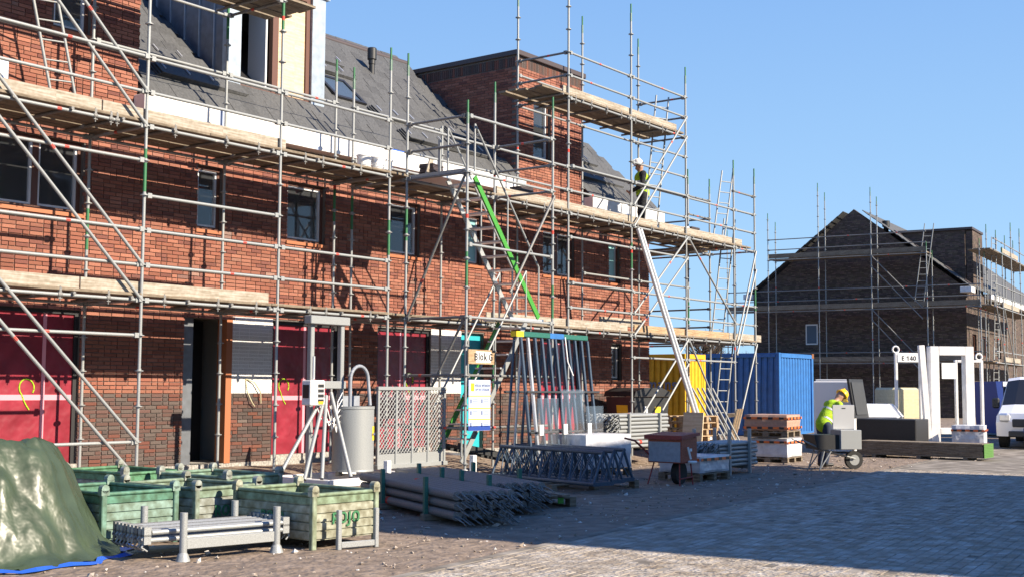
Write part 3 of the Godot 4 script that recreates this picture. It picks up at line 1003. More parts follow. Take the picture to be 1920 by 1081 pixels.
	# return along the gable
	for z in [-3.93, -6.5, -9.0]:
		for x in [18.3, 19.68]: standard(B, x, z, -0.3, 6.6, true)
	for y in [2.5, 3.0, 3.5, 5.0, 5.5, 6.0]:
		for i in 3:
			var za: float = [-1.36, -3.93, -6.5][i]
			var zb: float = [-3.93, -6.5, -9.0][i]
			bar(B, "ledger", Vector3(19.68, y, za), Vector3(19.68, y, zb), 0.0242, "old_tube")
			if y == 5.0 or y == 2.5: bar(B, "ledger", Vector3(18.3, y, za), Vector3(18.3, y, zb), 0.0242, "old_tube")
	for z in [0.0, -1.36]:
		for y in [5.5, 6.0, 6.5]: bar(B, "transom", Vector3(18.45, y, z - 0.02), Vector3(19.68, y, z - 0.02), 0.0242, "old_tube")
	for k in 6:
		var mb := MB.new()
		mb.cbox(Vector3(18.45 + k * 0.22, 5.075, -5.2), Vector3(0.2, 0.042, 7.6), 0.004)
		part(B, "plank", mb, "plank")
	# two thick raking shores
	for k in 2:
		var o := MB.new()
		o.tube(Vector3(13.42 + k * 0.13, 4.95, 0.1), Vector3(15.0 + k * 0.16, gy(15, 1.1), 1.05), 0.045, 12)
		part(B, "raking_shore", o, "alu")
	# stair tower
	var T := thing("stair_tower", "scaffold stair tower with bright green stringers in front of the brick bay", "stair tower")
	for x in [5.6, 8.17]: standard(T, x, 1.4, -0.3, 6.05 if x < 6 else 6.6, true, 3.0 if x < 6 else 2.6)
	for y in [2.5, 3.75, 5.0, 6.0]: run(T, [5.6, 8.17], y, 1.4)
	for y in [2.5, 5.0, 5.5, 6.0]:
		bar(T, "transom", Vector3(5.6, y, 1.37), Vector3(5.6, y, 0.03), 0.0242, "old_tube")
		if y > 2.6: bar(T, "transom", Vector3(8.17, y, 1.37), Vector3(8.17, y, 0.03), 0.0242, "old_tube")
	for y in [1.5, 0.6]:
		bar(T, "ledger", Vector3(5.6, y, 1.4), Vector3(8.17, y, 1.4), 0.0242, "old_tube")
		bar(T, "transom", Vector3(5.6, y, 1.37), Vector3(5.6, y, 0.03), 0.0242, "old_tube")
	for q in [[5.6, 2.5, 0.03, 5.6, 5.0, 1.37], [5.6, 0.3, 0.03, 5.6, 2.5, 1.37], [8.17, 4.9, 1.44, 6.8, 3.0, 1.44]]:
		bar(T, "brace", Vector3(q[0], q[1], q[2]), Vector3(q[3], q[4], q[5]), 0.024, "old_tube")
	for q in [[8.0, 2.6, 6.05, 5.0], [5.75, 0.0, 7.6, 2.5]]:
		var a := Vector3(q[0], q[1], 1.2)
		var b := Vector3(q[2], q[3], 1.2)
		for s in [0.0, -0.62]:
			var mb := MB.new()
			var d := (b - a).normalized()
			var bb := Basis(d, d.cross(Vector3.BACK).normalized() * -1.0, Vector3.BACK)
			mb.box((a + b) * 0.5 + Vector3(0, 0, s), Vector3((b - a).length(), 0.1, 0.03), bb)
			part(T, "stringer", mb, "bright_green" if (s == 0.0) == (q[1] > 1.0) else "galvanised")
			var rl := MB.new()
			rl.path([a + Vector3(0, 0.1, s), a + Vector3(0, 0.95, s), b + Vector3(0, 0.95, s), b + Vector3(0, 0.1, s)], 0.02, 6)
			rl.tube(a.lerp(b, 0.5) + Vector3(0, 0.05, s), a.lerp(b, 0.5) + Vector3(0, 0.95, s), 0.018, 6)
			part(T, "handrail", rl, "galvanised")
		for k in 10:
			var p := a.lerp(b, (k + 0.5) / 10.0)
			var mb := MB.new()
			mb.box(p + Vector3(0, 0.02, -0.31), Vector3(0.2, 0.03, 0.58))
			part(T, "tread", mb, "alu")
	for q in [[5.65, 6.9, 5.0], [7.1, 8.15, 2.5]]:
		var mb := MB.new()
		mb.box(Vector3((q[0] + q[1]) * 0.5, q[2] + 0.05, 0.35 if q[2] > 3 else 0.9), Vector3(q[1] - q[0], 0.06, 0.62))
		part(T, "landing", mb, "alu")
	var gp := MB.new()
	gp.box(Vector3(5.62, 5.35, 0.75), Vector3(0.03, 0.6, 0.05)); gp.box(Vector3(5.62, 5.05, 0.7), Vector3(0.05, 0.05, 1.3))
	part(T, "gate", gp, "galvanised")

# ---------- yard ----------
func steel_bin(label: String, pos: Vector3, turn: float, tint: Color, rim: Color, words: String) -> Node3D:
	var t := thing("stacking_bin", label, "steel bin", pos, turn, "")
	var w := 0.88
	var d := 1.28
	for f in 4:   # four ribbed sheet walls
		var mb := MB.new()
		var ex := Vector3.RIGHT if f % 2 == 0 else Vector3.FORWARD
		var out := [Vector3.BACK, Vector3.RIGHT, Vector3.FORWARD, Vector3.LEFT][f] as Vector3
		var half: float = (w if f % 2 == 0 else d) * 0.5 - 0.03
		var dist: float = (d if f % 2 == 0 else w) * 0.5 - 0.02
		ex = Vector3.UP.cross(out)
		for k in 5:
			var y0 := 0.1 + k * 0.086
			mb.col = tint.lerp(rim, 1.0 if k == 4 else 0.0)
			mb.box(out * dist + Vector3(0, y0 + 0.043, 0), Vector3(half * 2.0, 0.07, 0.022), Basis(ex, Vector3.UP, out))
			mb.col = tint
			mb.box(out * (dist - 0.012) + Vector3(0, y0 + 0.002, 0), Vector3(half * 2.0, 0.022, 0.012), Basis(ex, Vector3.UP, out))
		part(t, "side", mb, "bin_steel")
		var r := MB.new()
		r.col = rim
		r.tube(out * dist - ex * half + Vector3(0, 0.545, 0), out * dist + ex * half + Vector3(0, 0.545, 0), 0.022, 8)
		part(t, "rim", r, "bin_steel")
	for sx in [-1.0, 1.0]:
		for sz in [-1.0, 1.0]:
			var c := MB.new()
			c.col = rim.lerp(tint, 0.4)
			c.cbox(Vector3(sx * (w * 0.5 - 0.015), 0.27, sz * (d * 0.5 - 0.015)), Vector3(0.06, 0.54, 0.06), 0.008)
			part(t, "corner_post", c, "bin_steel")
			var e := MB.new()
			e.col = tint
			e.tube(Vector3(sx * (w * 0.5 - 0.02), 0.6, sz * (d * 0.5 - 0.055)), Vector3(sx * (w * 0.5 - 0.02), 0.6, sz * (d * 0.5 + 0.015)), 0.045, 10)
			e.box(Vector3(sx * (w * 0.5 - 0.02), 0.56, sz * (d * 0.5 - 0.02)), Vector3(0.09, 0.05, 0.07))
			part(t, "stacking_eye", e, "bin_steel")
	var fl := MB.new()
	fl.col = tint
	fl.box(Vector3(0, 0.11, 0), Vector3(w - 0.08, 0.02, d - 0.08))
	part(t, "floor", fl, "bin_steel")
	if words:
		text(t, "lettering", words, Vector3(0.0, 0.3, d * 0.5 + 0.004), 0.16, "green_paint")
		text(t, "lettering", words, Vector3(-w * 0.5 - 0.004, 0.3, 0.0), 0.16, "green_paint", Basis(Vector3.UP, -PI / 2))
	return t

func pallet(parent: Node, o: Vector3, w := 1.2, d := 0.8, m := "pale_wood") -> void:
	for k in 5:
		var mb := MB.new()
		mb.box(o + Vector3(0, 0.133, -d * 0.5 + 0.06 + k * (d - 0.12) / 4.0), Vector3(w, 0.02, 0.11))
		part(parent, "deck_board", mb, m)
	for k in 3:
		var x := -w * 0.5 + 0.05 + k * (w - 0.1) / 2.0
		var mb := MB.new()
		for q in 3: mb.box(o + Vector3(x, 0.065, -d * 0.5 + 0.07 + q * (d - 0.14) / 2.0), Vector3(0.1, 0.078, 0.14))
		mb.box(o + Vector3(x, 0.113, 0), Vector3(0.1, 0.02, d))
		mb.box(o + Vector3(x, 0.013, 0), Vector3(0.1, 0.022, d))
		part(parent, "bearer", mb, m)

func tube_stack(t: Node, nx: int, ny: int, r: float, length: float, m: String, hooks: bool, y0 := 0.0) -> void:   # along local z, ends at z = 0 and z = -length
	for j in ny:
		for i in nx:
			var x := (i - (nx - 1) * 0.5) * r * 2.2 + (r if j % 2 else 0.0) * 0.4
			var y := y0 + r + j * r * 2.2
			var e := rng.randf_range(-0.06, 0.06)
			var mb := MB.new()
			mb.tube(Vector3(x, y, e), Vector3(x, y, -length + e), r, 10)
			if hooks:
				for k in 3:
					var a := rng.randf() * TAU
					mb.path([Vector3(x, y, e), Vector3(x + cos(a) * 0.05, y + sin(a) * 0.05, e + 0.07), Vector3(x + cos(a) * 0.03 + 0.03, y + sin(a) * 0.05 - 0.05, e + 0.16 + rng.randf() * 0.1)], 0.009, 5)
			var o := part(t, "tube", mb, m)
			if rng.randf() < 0.15:
				var s := MB.new()
				var zz := -rng.randf_range(0.3, length - 0.3)
				s.tube(Vector3(x, y, zz), Vector3(x, y, zz - 0.09), r + 0.0012, 10, -1.0, false)
				part(o, "red_band", s, "red_mark")

func wrapped_pack(label: String, pos: Vector3, turn: float, s: Vector3, tape: int, m := "wrap") -> Node3D:
	var t := thing("wrapped_pack", label, "pallet load", pos, turn)
	pallet(t, Vector3.ZERO, s.x, s.z, "plank")
	var mb := MB.new()   # lumpy film-wrapped block
	var nz := FastNoiseLite.new()
	nz.seed = int(pos.x * 10.0); nz.frequency = 2.2
	var N := 7
	for f in 5:
		var out := [Vector3.BACK, Vector3.RIGHT, Vector3.FORWARD, Vector3.LEFT, Vector3.UP][f] as Vector3
		var ex := Vector3.UP.cross(out) if f < 4 else Vector3.RIGHT
		var ey := Vector3.UP if f < 4 else Vector3.FORWARD
		var P := func(i: int, j: int) -> Vector3:
			var a := (float(i) / N - 0.5)
			var b := (float(j) / N - 0.5)
			var q := Vector3(0, 0.15 + s.y * 0.5, 0) + (out * 0.5 + ex * a + ey * b) * s
			var edge := maxf(absf(a), absf(b)) * 2.0
			return q + (q - Vector3(0, 0.15 + s.y * 0.5, 0)).normalized() * (nz.get_noise_3dv(q * 2.0) * 0.025 - (0.02 if edge > 0.99 else 0.0)) * Vector3(1, 0.8, 1)
		for i in N:
			for j in N: mb.quad(P.call(i, j), P.call(i + 1, j), P.call(i + 1, j + 1), P.call(i, j + 1))
	part(t, "film_wrapped_load", mb, m)
	for k in tape:
		var y := 0.15 + s.y * (0.18 + 0.6 * k / maxf(1.0, tape - 1.0)) if tape > 1 else 0.15 + s.y * 0.8
		for f in 2:
			var len: float = s.x if f == 0 else s.z
			var b := MB.new()
			b.box(Vector3(0, y, s.z * 0.5 + 0.026) if f == 0 else Vector3(-s.x * 0.5 - 0.026, y, 0), Vector3(len, 0.05, 0.004) if f == 0 else Vector3(0.004, 0.05, len))
			var o := part(t, "warning_tape", b, "tape_orange")
			for q in 4:
				var u := -len * 0.5 + len * (q + 0.5) / 4.0
				b = MB.new()
				b.box(Vector3(u, y, s.z * 0.5 + 0.029) if f == 0 else Vector3(-s.x * 0.5 - 0.029, y, u), Vector3(len / 9.0, 0.05, 0.004) if f == 0 else Vector3(0.004, 0.05, len / 9.0))
				part(o, "black_print", b, "black")
	return t

func tile_stack(label: String, pos: Vector3, n: int, turn := 0.0) -> void:
	var t := thing("roof_tile_stack", label, "roof tiles", pos, turn)
	for k in n:
		var mb := MB.new()
		mb.box(Vector3(rng.randf_range(-0.015, 0.015), 0.014 + k * 0.028, rng.randf_range(-0.015, 0.015)), Vector3(0.42, 0.022, 0.3), Basis(Vector3.UP, rng.randf_range(-0.05, 0.05)))
		part(t, "tile", mb, "coping")

func bucket(label: String, pos: Vector3) -> void:
	var t := thing("bucket", label, "bucket", pos, 0.0, "white buckets on the upper deck")
	var mb := MB.new()
	mb.lathe([[0.0, 0.0], [0.11, 0.0], [0.135, 0.26], [0.145, 0.265], [0.145, 0.29], [0.13, 0.29], [0.125, 0.24], [0.0, 0.2]], Vector3.ZERO, 18)
	part(t, "pail", mb, "white_plain")
	var h := MB.new()
	h.path([Vector3(-0.145, 0.25, 0), Vector3(-0.12, 0.14, 0.1), Vector3(0, 0.1, 0.16), Vector3(0.12, 0.14, 0.1), Vector3(0.145, 0.25, 0)], 0.004, 5)
	part(t, "handle", h, "alu")

func yard() -> void:
	rng.seed = 41
	var gb := Color(0.6, 0.63, 0.63)
	steel_bin("teal steel stacking bin half covered by the green tarpaulin", Vector3(-2.82, -0.35, 3.35), -0.05, Color(0.44, 0.62, 0.58), Color(0.18, 0.42, 0.32), "")
	steel_bin("grey steel stacking bin with green ROJO lettering between two bins", Vector3(-1.83, -0.35, 3.5), 0.0, gb, Color(0.42, 0.55, 0.45), "ROJO")
	steel_bin("pale green steel stacking bin with white scrawl beside the tube bundles", Vector3(-1.53, -0.35, 5.02), -0.06, Color(0.7, 0.69, 0.59), Color(0.44, 0.58, 0.42), "ROJO")
	steel_bin("grey steel stacking bin full of tubes in front of the doorway", Vector3(-0.95, -0.35, 1.0), 0.02, gb, Color(0.2, 0.5, 0.3), "")
	steel_bin("empty grey steel stacking bin behind the ROJO bins", Vector3(-0.55, -0.35, 2.45), 0.02, gb, Color(0.4, 0.6, 0.5), "")
	var ts := thing("scaffold_tubes", "loose grey tubes lying in the bin in front of the doorway", "tubes", Vector3(-0.95, -0.24, 1.55), 0.0)
	tube_stack(ts, 6, 5, 0.024, 1.1, "galvanised", false, 0.14)
	for q in [[-1.53, 5.02, "jumble of rusty couplers in the bottom of the pale green bin"], [-1.83, 3.5, "jumble of couplers heaped in the grey ROJO bin"], [-0.55, 2.45, "few couplers and short tubes on the floor of the empty bin"]]:
		var cp := thing("coupler_heap", q[2], "couplers", Vector3(q[0], -0.22, q[1]))
		for k in 40:
			var c := MB.new()
			var o := Vector3(rng.randf_range(-0.34, 0.34), 0.03 + rng.randf_range(0.0, 0.16 if q[1] != 2.45 else 0.03), rng.randf_range(-0.52, 0.52))
			var d := Vector3(rng.randf() - 0.5, rng.randf() - 0.5, rng.randf() - 0.5).normalized()
			c.tube(o - d * 0.04, o + d * 0.04, 0.036, 8)
			c.box(o + d * 0.05, Vector3(0.05, 0.03, 0.06), Basis(d.cross(Vector3.UP).normalized(), rng.randf() * TAU))
			part(cp, "coupler", c, "old_tube" if k % 3 else "rust")
	# ledger rack
	var rk := thing("ledger_rack", "low steel rack full of scaffold ledgers with hook ends, standing before the bins", "rack", Vector3(-2.72, -0.35, 4.93), -0.2)
	for sx in [-0.5, 0.5]:
		for sz in [-0.42, 0.42]:
			var mb := MB.new()
			mb.lathe([[0.07, 0.0], [0.05, 0.06], [0.036, 0.08], [0.036, 0.45], [0.0, 0.45]], Vector3(sx, 0, sz), 12)
			part(rk, "post", mb, "galvanised")
	for sz in [-0.42, 0.42]:
		var mb := MB.new()
		mb.cbox(Vector3(0, 0.16, sz), Vector3(0.94, 0.1, 0.03), 0.005)
		part(rk, "rail", mb, "galvanised")
	for k in 18:
		var mb := MB.new()
		var z := -0.36 + (k % 9) * 0.08
		var y := 0.2 + (k / 9) * 0.07
		mb.tube(Vector3(-0.78 + rng.randf_range(-0.04, 0.04), y, z), Vector3(0.68, y, z), 0.024, 10)
		for e in [-0.8, 0.68]:
			mb.box(Vector3(e, y + 0.01, z), Vector3(0.07, 0.09, 0.05))
			mb.path([Vector3(e, y, z), Vector3(e - 0.05 * signf(-e), y - 0.06, z), Vector3(e + 0.01, y - 0.1, z)], 0.009, 5)
		part(rk, "ledger_tube", mb, "galvanised" if k % 3 else "old_tube")
	var us := thing("stand_frame", "small upright steel U frame leaning on the pale green bin", "frame", Vector3(-1.6, -0.35, 5.86), -0.25)
	var um := MB.new()
	um.cbox(Vector3(-0.22, 0.2, 0), Vector3(0.045, 0.4, 0.05), 0.006); um.cbox(Vector3(0.22, 0.2, 0), Vector3(0.045, 0.4, 0.05), 0.006); um.cbox(Vector3(0, 0.05, 0), Vector3(0.395, 0.06, 0.04), 0.006)
	part(us, "frame", um, "galvanised")
	# tarpaulin heap
	var tp := thing("tarpaulin", "crumpled dark green tarpaulin with blue hem thrown over a heap beside the bins", "tarpaulin", Vector3(-4.3, -0.35, 3.45))
	var nz := FastNoiseLite.new()
	nz.seed = 8; nz.frequency = 1.3; nz.fractal_octaves = 4
	var fold := FastNoiseLite.new()
	fold.seed = 4; fold.frequency = 0.9; fold.noise_type = FastNoiseLite.TYPE_CELLULAR; fold.fractal_octaves = 1
	var tm := MB.new()
	var N := 90
	for j in N + 1:
		for i in N + 1:
			var x := -1.5 + 3.2 * i / N
			var z := -1.5 + 3.0 * j / N
			var d := Vector2(x / 1.35, z / 1.3).length()
			var hh := 1.08 * (1.0 - smoothstep(0.38, 1.05, d)) + 0.45 * exp(-pow((x - 1.3) / 0.5, 2.0) - pow((z + 0.35) / 0.45, 2.0))
			var ang := atan2(z, x)
			var rip := (nz.get_noise_2d(x * 0.7, z * 0.7) * 0.2 - absf(nz.get_noise_2d(ang * 0.9 + 5.0, d * 0.6)) * 0.16 + absf(nz.get_noise_2d(x * 1.3 + 9.0, z * 2.4)) * 0.1 + fold.get_noise_2d(x * 1.2, z * 1.2) * 0.06) * smoothstep(0.0, 0.25, hh)
			tm.vert(Vector3(x, maxf(hh + rip, 0.012 + nz.get_noise_2d(x * 3.0, z * 3.0) * 0.01), z), Vector3.UP)
	for j in N:
		for i in N:
			var a := j * (N + 1) + i
			if maxf(maxf(tm.v[a].y, tm.v[a + 1].y), tm.v[a + N + 1].y) < 0.03: continue
			tm.ix.append_array([a, a + 1, a + N + 2, a, a + N + 2, a + N + 1])
	for j in range(1, N):
		for i in range(1, N):
			var a := j * (N + 1) + i
			tm.n[a] = (tm.v[a + N + 1] - tm.v[a - N - 1]).cross(tm.v[a + 1] - tm.v[a - 1]).normalized()
	part(tp, "sheet", tm, "tarp")
	var hem := MB.new()
	var pts := []
	for k in 30:
		var a := -0.5 + 2.6 * k / 29.0
		var rr := 1.02 + 0.05 * sin(k * 1.3)
		pts.append(Vector3(cos(a) * rr * 1.35, 0.035 + 0.012 * sin(k * 2.1), sin(a) * rr * 1.3))
	for k in 29: hem.quad(pts[k], pts[k] * Vector3(1.05, 0.4, 1.05), pts[k + 1] * Vector3(1.05, 0.4, 1.05), pts[k + 1])
	part(tp, "hem", hem, "tarp_blue")
	# goods hoist on its base frame
	var ho := thing("goods_hoist", "galvanised goods hoist mast with control box and raking legs beside the steel drum", "hoist", Vector3(2.75, -0.1, 0.8))
	for q in [[-0.2, 0.0], [0.4, 0.05]]:
		var mb := MB.new()
		mb.cbox(Vector3(q[0], 1.2, q[1]), Vector3(0.08, 2.4, 0.09), 0.01)
		part(ho, "mast", mb, "galvanised")
	var mb := MB.new()
	mb.cbox(Vector3(0.1, 2.42, 0.05), Vector3(0.85, 0.13, 0.16), 0.01)
	part(ho, "cross_head", mb, "galvanised")
	mb = MB.new()
	mb.cbox(Vector3(0.1, 1.42, 0.05), Vector3(0.75, 0.12, 0.12), 0.01)
	part(ho, "cross_beam", mb, "galvanised")
	for q in [[-0.2, 1.2, -1.25, 0.45], [-0.15, 1.2, -1.0, 0.75], [-0.1, 1.25, -0.7, 0.8], [0.0, 1.3, -0.15, 0.85]]:
		mb = MB.new()
		mb.tube(Vector3(q[0], q[1], 0.25), Vector3(q[2], 0.05, q[3]), 0.03, 10)
		part(ho, "raking_leg", mb, "galvanised")
	mb = MB.new()
	mb.cbox(Vector3(-0.42, 1.3, 0.3), Vector3(0.3, 0.38, 0.2), 0.015)
	var cb := part(ho, "control_box", mb, "white_paint")
	mb = MB.new()
	mb.box(Vector3(-0.573, 1.32, 0.3), Vector3(0.006, 0.2, 0.13))
	part(cb, "panel", mb, "black")
	for k in 4:
		mb = MB.new()
		mb.box(Vector3(-0.36 , 1.18 + k * 0.075, 0.402), Vector3(0.12, 0.05, 0.006))
		part(cb, "louvre", mb, "black")
	mb = MB.new()
	mb.box(Vector3(-0.36, 1.15, 0.404), Vector3(0.1, 0.04, 0.006))
	part(cb, "sticker", mb, "yellow_label")
	mb = MB.new()
	mb.path([Vector3(-0.42, 1.5, 0.3), Vector3(-0.42, 1.85, 0.3)], 0.02, 8)
	part(cb, "antenna", mb, "alu")
	mb = MB.new()
	for k in 5: mb.path([Vector3(-0.35 + k * 0.07, 1.1, 0.3), Vector3(-0.3 + k * 0.08, 0.9 - k * 0.05, 0.36), Vector3(0.1, 0.8 + k * 0.09, 0.3), Vector3(0.3, 0.9 + 0.1 * k, 0.2)], 0.008, 5)
	part(ho, "cable", mb, "white_plain")
	mb = MB.new()
	var hp := []
	for k in 13:
		var a := PI * k / 12.0
		hp.append(Vector3(0.62 - cos(a) * 0.2, 1.5 + sin(a) * 0.22, 0.25))
	hp.push_front(Vector3(0.42, 1.0, 0.25)); hp.append(Vector3(0.82, 1.1, 0.3))
	mb.path(hp, 0.028, 8)
	part(ho, "hose", mb, "grey_blue")
	mb = MB.new()
	mb.box(Vector3(0.72, 0.95, -0.05), Vector3(0.4, 0.6, 0.05))
	part(ho, "plate", mb, "grey_blue")
	mb = MB.new()
	mb.cbox(Vector3(0.9, -0.02, 0.95), Vector3(3.1, 0.12, 0.1), 0.01); mb.cbox(Vector3(0.9, -0.02, -0.3), Vector3(3.1, 0.12, 0.1), 0.01)
	for x in [-0.6, 0.5, 1.5, 2.4]: mb.cbox(Vector3(x, -0.02, 0.32), Vector3(0.1, 0.1, 1.14), 0.01)
	part(ho, "base_frame", mb, "white_paint")
	for x in [0.42, 2.5]:
		mb = MB.new()
		mb.cbox(Vector3(x, 0.02, 1.06), Vector3(0.09, 0.52, 0.09), 0.008)
		part(ho, "outrigger_post", mb, "white_paint")
	for x in [-0.6, 2.4]:
		mb = MB.new()
		mb.box(Vector3(x, -0.17, 0.32), Vector3(0.25, 0.18, 1.3))
		part(ho, "timber_pad", mb, "plank")
	var dr := thing("cable_drum", "upright galvanised steel drum with yellow sign in front of the hoist mast", "drum", Vector3(3.28, -0.04, 1.02))
	mb = MB.new()
	mb.lathe([[0.0, 0.02], [0.33, 0.02], [0.33, 0.03], [0.325, 0.05], [0.325, 0.98], [0.333, 0.99], [0.333, 1.03], [0.31, 1.03], [0.31, 0.9], [0.0, 0.9]], Vector3.ZERO, 36)
	part(dr, "shell", mb, "galvanised")
	var sg := Node3D.new()
	mb = MB.new()
	for k in 6:   # curved sticker
		var a0 := 0.62 + k * 0.1
		var a1 := a0 + 0.1
		mb.quad(Vector3(cos(a1) * 0.328, 0.5, sin(a1) * 0.328), Vector3(cos(a0) * 0.328, 0.5, sin(a0) * 0.328), Vector3(cos(a0) * 0.328, 0.72, sin(a0) * 0.328), Vector3(cos(a1) * 0.328, 0.72, sin(a1) * 0.328))
	sg.free()
	part(dr, "sticker", mb, "yellow_label")
	text(dr, "lettering", "heijmans", Vector3(cos(0.92) * 0.332, 0.6, sin(0.92) * 0.332), 0.055, "sign_ink", Basis(Vector3.UP, PI / 2 - 0.92))
	# mesh cage
	var cg := thing("mesh_cage", "galvanised hoist gate of diamond mesh panels next to the steel drum", "gate", Vector3(4.78, -0.08, 0.92))
	mb = MB.new()
	for x in [-0.83, -0.4, 0.0, 0.4, 0.83]: mb.cbox(Vector3(x, 0.72, 0), Vector3(0.05, 1.24, 0.05), 0.006)
	mb.cbox(Vector3(0, 1.35, 0.005), Vector3(1.72, 0.06, 0.06), 0.006); mb.cbox(Vector3(0, 0.08, 0.005), Vector3(1.76, 0.07, 0.1), 0.006)
	part(cg, "frame", mb, "galvanised")
	mb = MB.new()
	mb.box(Vector3(0, 0.2, 0), Vector3(1.62, 0.17, 0.012))
	part(cg, "kick_plate", mb, "galvanised")
	for pnl in 4:
		mb = MB.new()
		var x0: float = [-0.805, -0.375, 0.025, 0.425][pnl]
		var x1: float = [-0.425, -0.025, 0.375, 0.805][pnl]
		var c := -1.4
		while c < 1.4:
			for s in [-1.0, 1.0]:   # y = c + s * 1.15 * (x - x0), clipped to the panel
				var a := Vector2(x0, 0.8 + c)
				var b := Vector2(x1, 0.8 + c + s * 1.15 * (x1 - x0))
				var lo := 0.29
				var hi := 1.32
				if maxf(a.y, b.y) < lo or minf(a.y, b.y) > hi: continue
				for e in 2:
					var q := a if e == 0 else b
					var w := b if e == 0 else a
					if q.y < lo: q = w.lerp(q, (lo - w.y) / (q.y - w.y))
					elif q.y > hi: q = w.lerp(q, (hi - w.y) / (q.y - w.y))
					if e == 0: a = q
					else: b = q
				mb.tube(Vector3(a.x, a.y, s * 0.004), Vector3(b.x, b.y, s * 0.004), 0.0085, 4, -1.0, false)
			c += 0.085
		part(cg, "mesh_panel", mb, "galvanised")
	mb = MB.new()
	for z in [-0.5, -0.95]: mb.cbox(Vector3(-0.86, 0.7, z), Vector3(0.05, 1.3, 0.05), 0.005)
	mb.cbox(Vector3(-0.86, 1.33, -0.5), Vector3(0.05, 0.05, 0.95), 0.005)
	for k in 12: mb.tube(Vector3(-0.86, 0.1 + k * 0.1, -0.03), Vector3(-0.86, 0.2 + k * 0.1, -0.95), 0.006, 4)
	part(cg, "side_frame", mb, "dark_steel")
	tile_stack("black roof tiles stacked on the ground before the mesh gate", Vector3(4.2, -0.33, 1.75), 7)
	# tube bundles
	for q in [[0.9, 5.5, "bundle of thick dark tubes with red bands next to the pale green bin"], [2.15, 5.05, "bundle of thick dark tubes with hook ends beside the wooden pallet"]]:
		var t := thing("tube_bundle", q[2], "tubes", Vector3(q[0], -0.35, q[1]), -0.475)
		tube_stack(t, 7, 3, 0.054, 3.4, "old_tube", true, 0.07)
		for z in [-0.75, -2.3]:
			for x in [-0.32, 0.32]:
				var p := MB.new()
				p.cbox(Vector3(x * 1.35, 0.27, z), Vector3(0.05, 0.54, 0.07), 0.005)
				part(t, "rack_post", p, "teal_green")
			var p := MB.new()
			p.cbox(Vector3(0, 0.045, z), Vector3(0.95, 0.08, 0.12), 0.005)
			part(t, "bearer", p, "plank")
	var wp := thing("pallet", "weathered wooden pallet with loose boards behind the tube bundles", "pallet", Vector3(3.35, -0.35, 4.1), -0.475)
	pallet(wp, Vector3.ZERO, 1.2, 1.6, "plank")
	for k in 9:
		mb = MB.new()
		mb.box(Vector3(-0.5 + k * 0.125, 0.165 + (k % 2) * 0.01, rng.randf_range(-0.1, 0.1)), Vector3(0.11, 0.022, 1.75), Basis(Vector3.UP, rng.randf_range(-0.05, 0.05)))
		part(wp, "board", mb, "plank")
	mb = MB.new()
	mb.box(Vector3(0.35, 0.1, 0.81), Vector3(0.09, 0.08, 0.01))
	part(wp, "green_tag", mb, "bright_green")
	# lattice girders
	for k in 3:
		var lg := thing("lattice_girder", ["blue-grey steel lattice girder next to the wooden pallet, outermost of three", "blue-grey steel lattice girder between two others", "blue-grey steel lattice girder next to the white wrapped slabs, outermost of three"][k], "girder", Vector3(5.55 + k * 0.5, -0.22, 4.15 - k * 0.12), -0.25, "lattice girders")
		for q in [[-0.2, 0.0], [0.2, 0.0], [0.0, 0.48]]:
			mb = MB.new()
			mb.tube(Vector3(q[0], q[1] + 0.03, 0.1), Vector3(q[0], q[1] + 0.03, -2.5), 0.032, 8)
			part(lg, "chord", mb, "blue_steel")
		mb = MB.new()
		for i in 10:
			for s in [-1.0, 1.0]:
				mb.tube(Vector3(s * 0.2, 0.03, -i * 0.25), Vector3(0, 0.51, -i * 0.25 - 0.125), 0.011, 6)
				mb.tube(Vector3(0, 0.51, -i * 0.25 - 0.125), Vector3(s * 0.2, 0.03, -i * 0.25 - 0.25), 0.011, 6)
			mb.tube(Vector3(-0.2, 0.03, -i * 0.25), Vector3(0.2, 0.03, -i * 0.25), 0.011, 6)
		part(lg, "lacing", mb, "blue_steel")
		for z in [0.08, -2.48]:
			mb = MB.new()
			mb.tube(Vector3(-0.2, 0.03, z), Vector3(0, 0.51, z), 0.022, 8); mb.tube(Vector3(0.2, 0.03, z), Vector3(0, 0.51, z), 0.022, 8)
			mb.box(Vector3(0, 0.03, z), Vector3(0.4, 0.06, 0.05))
			part(lg, "end_frame", mb, "blue_steel")
	var lp := thing("pallet", "low timber pallet carrying the lattice girders", "pallet", Vector3(6.25, -0.36, 3.0), -0.25)
	pallet(lp, Vector3.ZERO, 1.9, 1.6, "plank")
	# rack of tall glass panes
	var gr := thing("glass_rack", "tall dark A-frame rack of window panes under a teal top beam", "rack", Vector3(7.5, -0.33, 1.85), 0.02)
	mb = MB.new()
	mb.cbox(Vector3(0, 2.56, 0), Vector3(2.3, 0.09, 0.12), 0.008)
	part(gr, "top_beam", mb, "teal_green")
	for q in [[-1.06, "yellow_label", 0.22], [0.1, "blue_box", 0.45]]:
		mb = MB.new()
		mb.box(Vector3(q[0], 2.56, 0.0), Vector3(q[2], 0.094, 0.124))
		part(gr, "beam_tape", mb, q[1])
	for k in 11:
		var x := -1.08 + k * 0.216
		mb = MB.new()
		mb.cbox(Vector3(x + 0.04, 1.26, 0.2), Vector3(0.05, 2.5, 0.05), 0.006, Basis(Vector3.RIGHT, -0.1).rotated(Vector3.BACK, 0.025))
		mb.tube(Vector3(x, 2.52, -0.05), Vector3(x - 0.02, 0.0, -0.22), 0.024, 8)
		part(gr, "leg_pair", mb, "alu" if k == 1 else "blue_steel")
